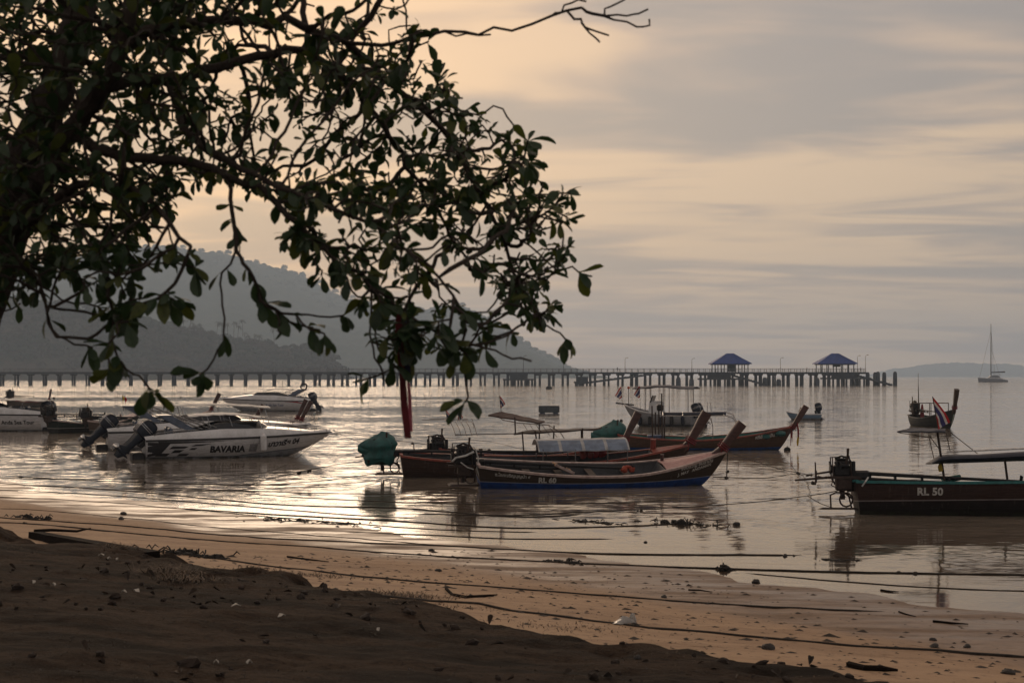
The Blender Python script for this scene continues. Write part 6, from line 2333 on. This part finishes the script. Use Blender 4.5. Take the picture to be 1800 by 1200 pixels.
DRIFT = mat('dark_driftwood', (0.016, 0.011, 0.008), 0.95, scale=5, stretch=(1, 8, 8), bump=0.8, spec=0.1)
a, b = gp(62, 945), gp(268, 978)
L = (b - a).length
m = MB()
secs = []
for k in range(12):
    u = k / 11
    wv = 0.012 * math.sin(k * 2.2)
    x = -L / 2 + L * u
    secs.append([Vector((x, -0.13 + wv, 0)), Vector((x, 0.13 + wv, 0.0)), Vector((x + 0.02, 0.12 + wv, 0.15 - 0.03 * u)), Vector((x, -0.12 + wv, 0.16 - 0.05 * u))])
m.loft(secs)
o = m.build('driftwood_plank', DRIFT)
o.location = (a + b) / 2 - Vector((0, 0, 0.04))
o.rotation_euler = (0, -math.atan2(b.z - a.z, (b - a).xy.length), math.atan2(b.y - a.y, b.x - a.x))
tag(o, 'long dark driftwood plank on the bank edge at photo left', 'plank')
a, b = gp(60, 936), gp(135, 938)
m = MB().tube([a + Vector((0, 0, .03)), a.lerp(b, 0.4) + Vector((0, 0, .06)), b + Vector((0, 0, .05)), b + Vector((0.25, 0.1, .10))], [0.035, 0.03, 0.025, 0.01], 7)
o = m.build('driftwood_stick', DRIFT, None, True)
tag(o, 'thin driftwood stick lying just behind the long plank', 'stick')

rk = random.Random(3)
ROCK = mat('dark_wet_stone', (0.035, 0.030, 0.026), 0.7, scale=12, bump=0.6)
for (x, y, r, lb) in ((1329, 1024, 0.085, 'largest dark stone on the sand below the middle rope'), (1295, 922, 0.10, 'dark stone standing in the shallows by the weedy lump'), (1350, 1141, 0.10, 'dark stone against the thick rope at the bank foot'), (1167, 1050, 0.06, 'small dark stone touching the upper rope'),
                      (1580, 1006, 0.05, 'small dark stone on the rope at the wet edge'), (1380, 977, 0.06, 'flat stone in the wet film beside a rope end'), (1135, 953, 0.05, 'pebble in the shallow film left of the weedy lump'), (1772, 1184, 0.085, 'dark stone nearest the photo corner at right'),
                      (1640, 1125, 0.05, 'small dark stone above the thick rope near its right end'), (1120, 1157, 0.05, 'small stone half way between thick rope and bank'), (217, 904, 0.10, 'pair like dark stone on wet sand above the driftwood'), (213, 913, 0.09, 'dark stone just below another on wet sand above the driftwood'),
                      (1642, 1137, 0.07, 'dark clod resting on the thick rope near its right end'), (1700, 1138, 0.06, 'dark clod beside the thick rope close to the photo edge'), (758, 968, 0.07, 'dark stone between two ropes near the photo middle'), (770, 1003, 0.06, 'small dark stone above the forked stick')):
    r *= 0.75
    m = MB().blob((0, 0, r * 0.35), (r * rk.uniform(1.0, 1.5), r, r * rk.uniform(0.65, 0.9)), 10, 7, 0.16, rk)
    on_ground('stone', x, y, m, ROCK, lb, 'stone', 0.01, True, rk.uniform(0, 3), 'stones on the beach')


def stick(pts, r, label):
    P = [gp(*p) for p in pts]
    c = P[0]
    m = MB().tube([q - c + Vector((0, 0, r * 0.8)) for i, q in enumerate(P)], [r] + [r * 0.9] * (len(P) - 2) + [r * 0.4], 6)
    o = m.build('driftwood_stick', DRIFT, None, True)
    o.location = c
    tag(o, label, 'stick', 'sticks on the beach')


stick([(784, 1036), (795, 1047), (820, 1051), (850, 1049), (874, 1047)], 0.022, 'crooked forked stick on the upper sand near the bank')
stick([(1640, 1093), (1670, 1096), (1702, 1098)], 0.018, 'straight dark stick on the sand towards the right edge')
stick([(1548, 1038), (1565, 1040), (1580, 1041)], 0.014, 'short stick at the rim of the wet sand')
stick([(1210, 1037), (1230, 1038), (1252, 1041)], 0.012, 'slim stick lying between the two middle ropes')
stick([(1492, 1172), (1520, 1178), (1550, 1179), (1578, 1182)], 0.035, 'thick dark log piece on the sand beside the bank')
stick([(505, 979), (540, 984), (578, 988)], 0.016, 'slim stick beside the rope above the plank end')
stick([(1580, 1076), (1592, 1080), (1610, 1084)], 0.012, 'tiny stick at the frayed end of the upper rope')


# weed heaps
def weed(px, py, n, spread, hgt, label, seed, group='weed and debris heaps'):
    r = random.Random(seed)
    m = MB()
    for k in range(n):
        x, y = r.gauss(0, spread), r.gauss(0, spread * 0.35)
        a = r.uniform(0, 6.28)
        z = min(abs(r.gauss(0, hgt * 0.35)), hgt * 0.7)
        l = r.uniform(0.06, 0.22)
        p0 = Vector((x, y, z * 0.4))
        m.tube([p0, p0 + Vector((math.cos(a) * l * 0.5, math.sin(a) * l * 0.5, z)), p0 + Vector((math.cos(a) * l, math.sin(a) * l, z * 0.3))], [0.012, 0.014, 0.006], 4)
    for k in range(max(3, n // 14)):
        m.blob((r.gauss(0, spread * 0.7), r.gauss(0, spread * 0.25), hgt * 0.25), (r.uniform(.05, .13), r.uniform(.05, .1), r.uniform(.03, hgt * 0.6)), 7, 5, 0.3, r)
    o = on_ground('weed_heap', px, py, m, mat('black_weed', (0.022, 0.018, 0.014), 0.8, scale=12, bump=0.6), label, 'weed heap', 0.01, False, R(-38), group)
    o['kind'] = 'stuff'
    return o


weed(1205, 921, 70, 0.42, 0.14, 'dark weedy lump lying in the shallows between rope and stone', 1)
weed(1036, 917, 40, 0.40, 0.06, 'thin dark weed strip on the water film left of the weedy lump', 2)
weed(993, 988, 50, 0.26, 0.06, 'weed clump caught on the rope crossing the whole beach', 3)
weed(1275, 1001, 18, 0.06, 0.12, 'small upright weed tuft on a rope near the wet edge', 4)
weed(55, 911, 50, 0.30, 0.10, 'dark weed clump on wet sand at the photo left edge', 5)
weed(310, 973, 80, 0.35, 0.12, 'dark debris heap at the right end of the driftwood plank', 6)
weed(365, 980, 60, 0.26, 0.09, 'smaller debris heap on the rope beyond the driftwood plank', 7)
weed(1470, 984, 24, 0.30, 0.03, 'flat weed scrap floating in the film below the right boat reflection', 8)
weed(530, 917, 90, 1.0, 0.04, 'long dark weed streak between ropes on the wet sand', 9)

# plastic bag
r = random.Random(8)
rows = []
for i in range(7):
    rows.append([Vector((-0.15 + 0.05 * i, -0.07 + 0.035 * j, 0.01 + 0.09 * math.sin(math.pi * i / 6) * math.sin(math.pi * j / 4) * r.uniform(0.5, 1.3) + r.uniform(0, 0.02))) for j in range(5)])
m = MB().sheet(rows, 0.006)
m.blob((0.12, 0, 0.06), (0.05, 0.03, 0.07), 7, 5, 0.3, r)
on_ground('plastic_bag', 1097, 1097, m, mat('clear_plastic', (0.55, 0.53, 0.50), 0.3, trans=0.3), 'crumpled pale plastic bag lying on the thick rope', 'plastic bag', 0, False, 0.4)

# pale litter and husks on the bank
for k, (x, y, s_, lb) in enumerate(((178, 978, 0.06, 'white litter scrap on the bank below the plank, biggest of three'), (192, 984, 0.04, 'white litter scrap on the bank below the plank, middle one'), (206, 986, 0.035, 'white litter scrap on the bank below the plank, smallest'), (240, 1042, 0.06, 'pale scrap on the dark bank at photo left'), (218, 1044, 0.04, 'little pale scrap left of another on the dark bank'),
                                     (415, 1068, 0.07, 'pale dry leaf lying mid bank'), (495, 1087, 0.06, 'pale dry leaf on the bank below the tufts'), (60, 1027, 0.04, 'white shell on the dark bank at the far left'), (95, 1031, 0.035, 'small white shell right of another on the dark bank'), (380, 1169, 0.03, 'white shell near the photo bottom'), (438, 1169, 0.035, 'second white shell near the photo bottom'), (665, 1111, 0.035, 'white crumb on the bank below the root heap'))):
    s_ *= 0.7
    m = MB()
    m.sheet([[Vector((-s_, -s_ * .5, 0.02)), Vector((-s_ * .9, s_ * .5, 0.03))], [Vector((0, -s_ * .6, 0.05)), Vector((0, s_ * .6, 0.045))], [Vector((s_, -s_ * .4, 0.02)), Vector((s_ * .9, s_ * .5, 0.03))]], 0.006)
    on_ground('litter_scrap', x, y, m, mat('pale_litter', (0.48, 0.44, 0.38), 0.8), lb, 'litter', 0, False, k * 0.7, 'pale scraps on the bank')


# dry grass and root tufts along the bank edge
def tuft_mass(spots, material, name, label, seed):
    r = random.Random(seed)
    V, F_2 = [], []
    for (x, y, n, sp, hg) in spots:
        c = gp(x, y)
        for k in range(n):
            bx, by = c.x + r.gauss(0, sp), c.y + r.gauss(0, sp * 0.5)
            bz = ground_z(bx, by) - 0.01
            a = r.uniform(0, 6.28)
            h = hg * r.uniform(0.4, 1.1)
            ln = r.uniform(0.8, 2.6) * h
            h *= r.uniform(0.35, 0.8)
            w_ = r.uniform(0.003, 0.007)
            s_ = Vector((-math.sin(a), math.cos(a), 0)) * w_
            p0, p1, p2 = Vector((bx, by, bz)), Vector((bx + math.cos(a) * ln * 0.4, by + math.sin(a) * ln * 0.4, bz + h * 0.8)), Vector((bx + math.cos(a) * ln, by + math.sin(a) * ln, bz + h * r.uniform(0.3, 1.0)))
            o_ = len(V)
            V += [p0 - s_, p0 + s_, p1 + s_ * 0.8, p1 - s_ * 0.8, p2]
            F_2 += [(o_, o_ + 1, o_ + 2), (o_, o_ + 2, o_ + 3), (o_ + 3, o_ + 2, o_ + 4)]
    o = obj(name, np_mesh(name, np.array([tuple(v) for v in V]), np.array(F_2), False), None, material)
    tag(o, label, 'dry grass', None, 'stuff')


edge = []
re_ = random.Random(12)
for k in range(46):
    x = -40 + k * 34
    y = np.interp(x, [-40, 100, 300, 500, 700, 900, 1050, 1200, 1450], [930, 950, 985, 1015, 1045, 1080, 1102, 1135, 1195])
    edge.append((x + re_.uniform(-14, 14), y + re_.uniform(0, 26), re_.choice((4, 8, 30)), 0.2, re_.choice((0.02, 0.03, 0.05))))
tuft_mass([(300, 1010, 300, 0.22, 0.22), (330, 1020, 200, 0.25, 0.14), (460, 1000, 160, 0.35, 0.10), (560, 1012, 240, 0.40, 0.10), (690, 1045, 260, 0.35, 0.13), (720, 1050, 200, 0.3, 0.12), (800, 1068, 120, 0.35, 0.08), (1000, 1105, 140, 0.45, 0.08), (215, 965, 60, 0.15, 0.20)] + edge,
          mat('dry_brown_grass', (0.13, 0.085, 0.05), 0.9, scale=3, col2=(0.05, 0.035, 0.025)), 'dry_grass', 'dry brown grass and rootlets along the bank edge', 4)
tuft_mass([(re_.uniform(-40, 1300), re_.uniform(1010, 1230), 14, 0.35, 0.035) for _ in range(260)], mat('dark_litter', (0.022, 0.016, 0.012), 0.9), 'leaf_litter', 'dark twig litter scattered over the earth bank', 5)
# fallen leaves and clods on the earth bank
def bank_scatter(n, name, material, label, seed, kind_):
    r = random.Random(seed)
    V, F_2, off = [], [], 0
    while n > 0:
        X, Y = r.uniform(-11, 5), r.uniform(7.5, 27)
        if float(vnoise(np.array([X * 0.8]), np.array([Y * 0.8]), 51)[0]) < r.uniform(0.25, 0.8):
            continue
        sb = float(bank_s(np.array([X]), np.array([Y]))[0])
        if sb < -0.1:
            continue
        n -= 1
        z = ground_z(X, Y)
        a, b, c = r.uniform(0, 6.28), r.gauss(0, 0.35), r.gauss(0, 0.35)
        if kind_ == 'leaf':
            L = LEAVES[r.randrange(6)]
            v = np.array(L.v) * r.uniform(0.07, 0.14)
            v[:, 2] *= 2.0
            f = np.array(L.f)
        else:
            s_ = abs(r.gauss(0, 0.022)) + 0.014
            g = MB().blob((0, 0, 0), (s_ * r.uniform(1, 1.7), s_, s_ * 0.7), 6, 4, 0.25, r)
            v = np.array(g.v)
            f = None
            for q in g.f:
                if len(q) == 3:
                    F_2.append([i + off for i in q] + [q[2] + off])
                else:
                    F_2.append([i + off for i in q])
        M_3 = np.array((Matrix.Rotation(a, 3, 'Z') @ Matrix.Rotation(b, 3, 'X') @ Matrix.Rotation(c, 3, 'Y')))
        V.append(v @ M_3.T + np.array([X, Y, z + 0.012]))
        if f is not None:
            F_2 += [[i + off for i in q] for q in f]
        off += len(v)
    me = bpy.data.meshes.new(name)
    me.from_pydata([tuple(p) for p in np.concatenate(V)], [], [tuple(dict.fromkeys(q)) for q in F_2])
    o = obj(name, me, None, material)
    tag(o, label, 'debris', None, 'stuff')


bank_scatter(420, 'fallen_leaves', mat('brown_fallen_leaf', (0.050, 0.031, 0.019), 0.85, scale=1.5, col2=(0.015, 0.011, 0.008)), 'dry brown leaves fallen on the earth bank', 61, 'leaf')
bank_scatter(260, 'earth_clods', mat('earth_clod', (0.030, 0.019, 0.013), 0.95, scale=6, bump=0.5), 'small earth clods strewn over the bank', 62, 'clod')
# crumbs of shell, husk and weed on the sand: far too many to count
r = random.Random(77)
V, F_2 = [], []
tv = np.array([(1, 0, 0), (-.5, .86, 0), (-.5, -.86, 0), (0, 0, .8)])
tf = np.array([(0, 1, 3), (1, 2, 3), (2, 0, 3)])
off = 0
for k in range(2600):
    s_ = r.uniform(0.4, 8.2) if r.random() < 0.8 else r.gauss(5.5, 0.8)
    u = r.uniform(-24, 16)
    X, Y = 20 * 0.76 + u * 0.65 - 0.76 * s_, 20 * 0.65 - u * 0.76 - 0.65 * s_
    if Y < 9:
        continue
    z = ground_z(X, Y)
    if z < 0.004:
        continue
    q = abs(r.gauss(0, 0.02)) + 0.009
    a = r.uniform(0, 6.28)
    ro = np.array([[math.cos(a), -math.sin(a), 0], [math.sin(a), math.cos(a), 0], [0, 0, 1]])
    V.append(tv @ ro.T * np.array([q * r.uniform(1, 2.6), q, q * 0.7]) + np.array([X, Y, z - 0.002]))
    F_2.append(tf + off)
    off += 4
o = obj('beach_debris', np_mesh('beach_debris', np.concatenate(V), np.concatenate(F_2), False), None, mat('husk_crumbs', (0.045, 0.034, 0.026), 0.85))
tag(o, 'husk and weed crumbs sprinkled over the sand', 'debris', None, 'stuff')

# ================================================================== HAZE
hb = MB().box((0, 4525, 174), (19000, 9300, 360))
me = hb.mesh('haze')
hm_ = bpy.data.materials.new('sea_haze')
hm_.use_nodes = True
t = NT(hm_.node_tree)
hm_.node_tree.nodes.remove(hm_.node_tree.nodes['Principled BSDF'])
pv = t.n('ShaderNodeVolumePrincipled', {'Color': (0.62, 0.79, 1.0, 1), 'Density': 0.00020, 'Anisotropy': 0.45})
t.t.links.new(pv.outputs[0], hm_.node_tree.nodes['Material Output'].inputs['Volume'])
hz_o = obj('haze', me, None, hm_)
tag(hz_o, 'pale evening haze over the bay', 'haze', None, 'stuff')
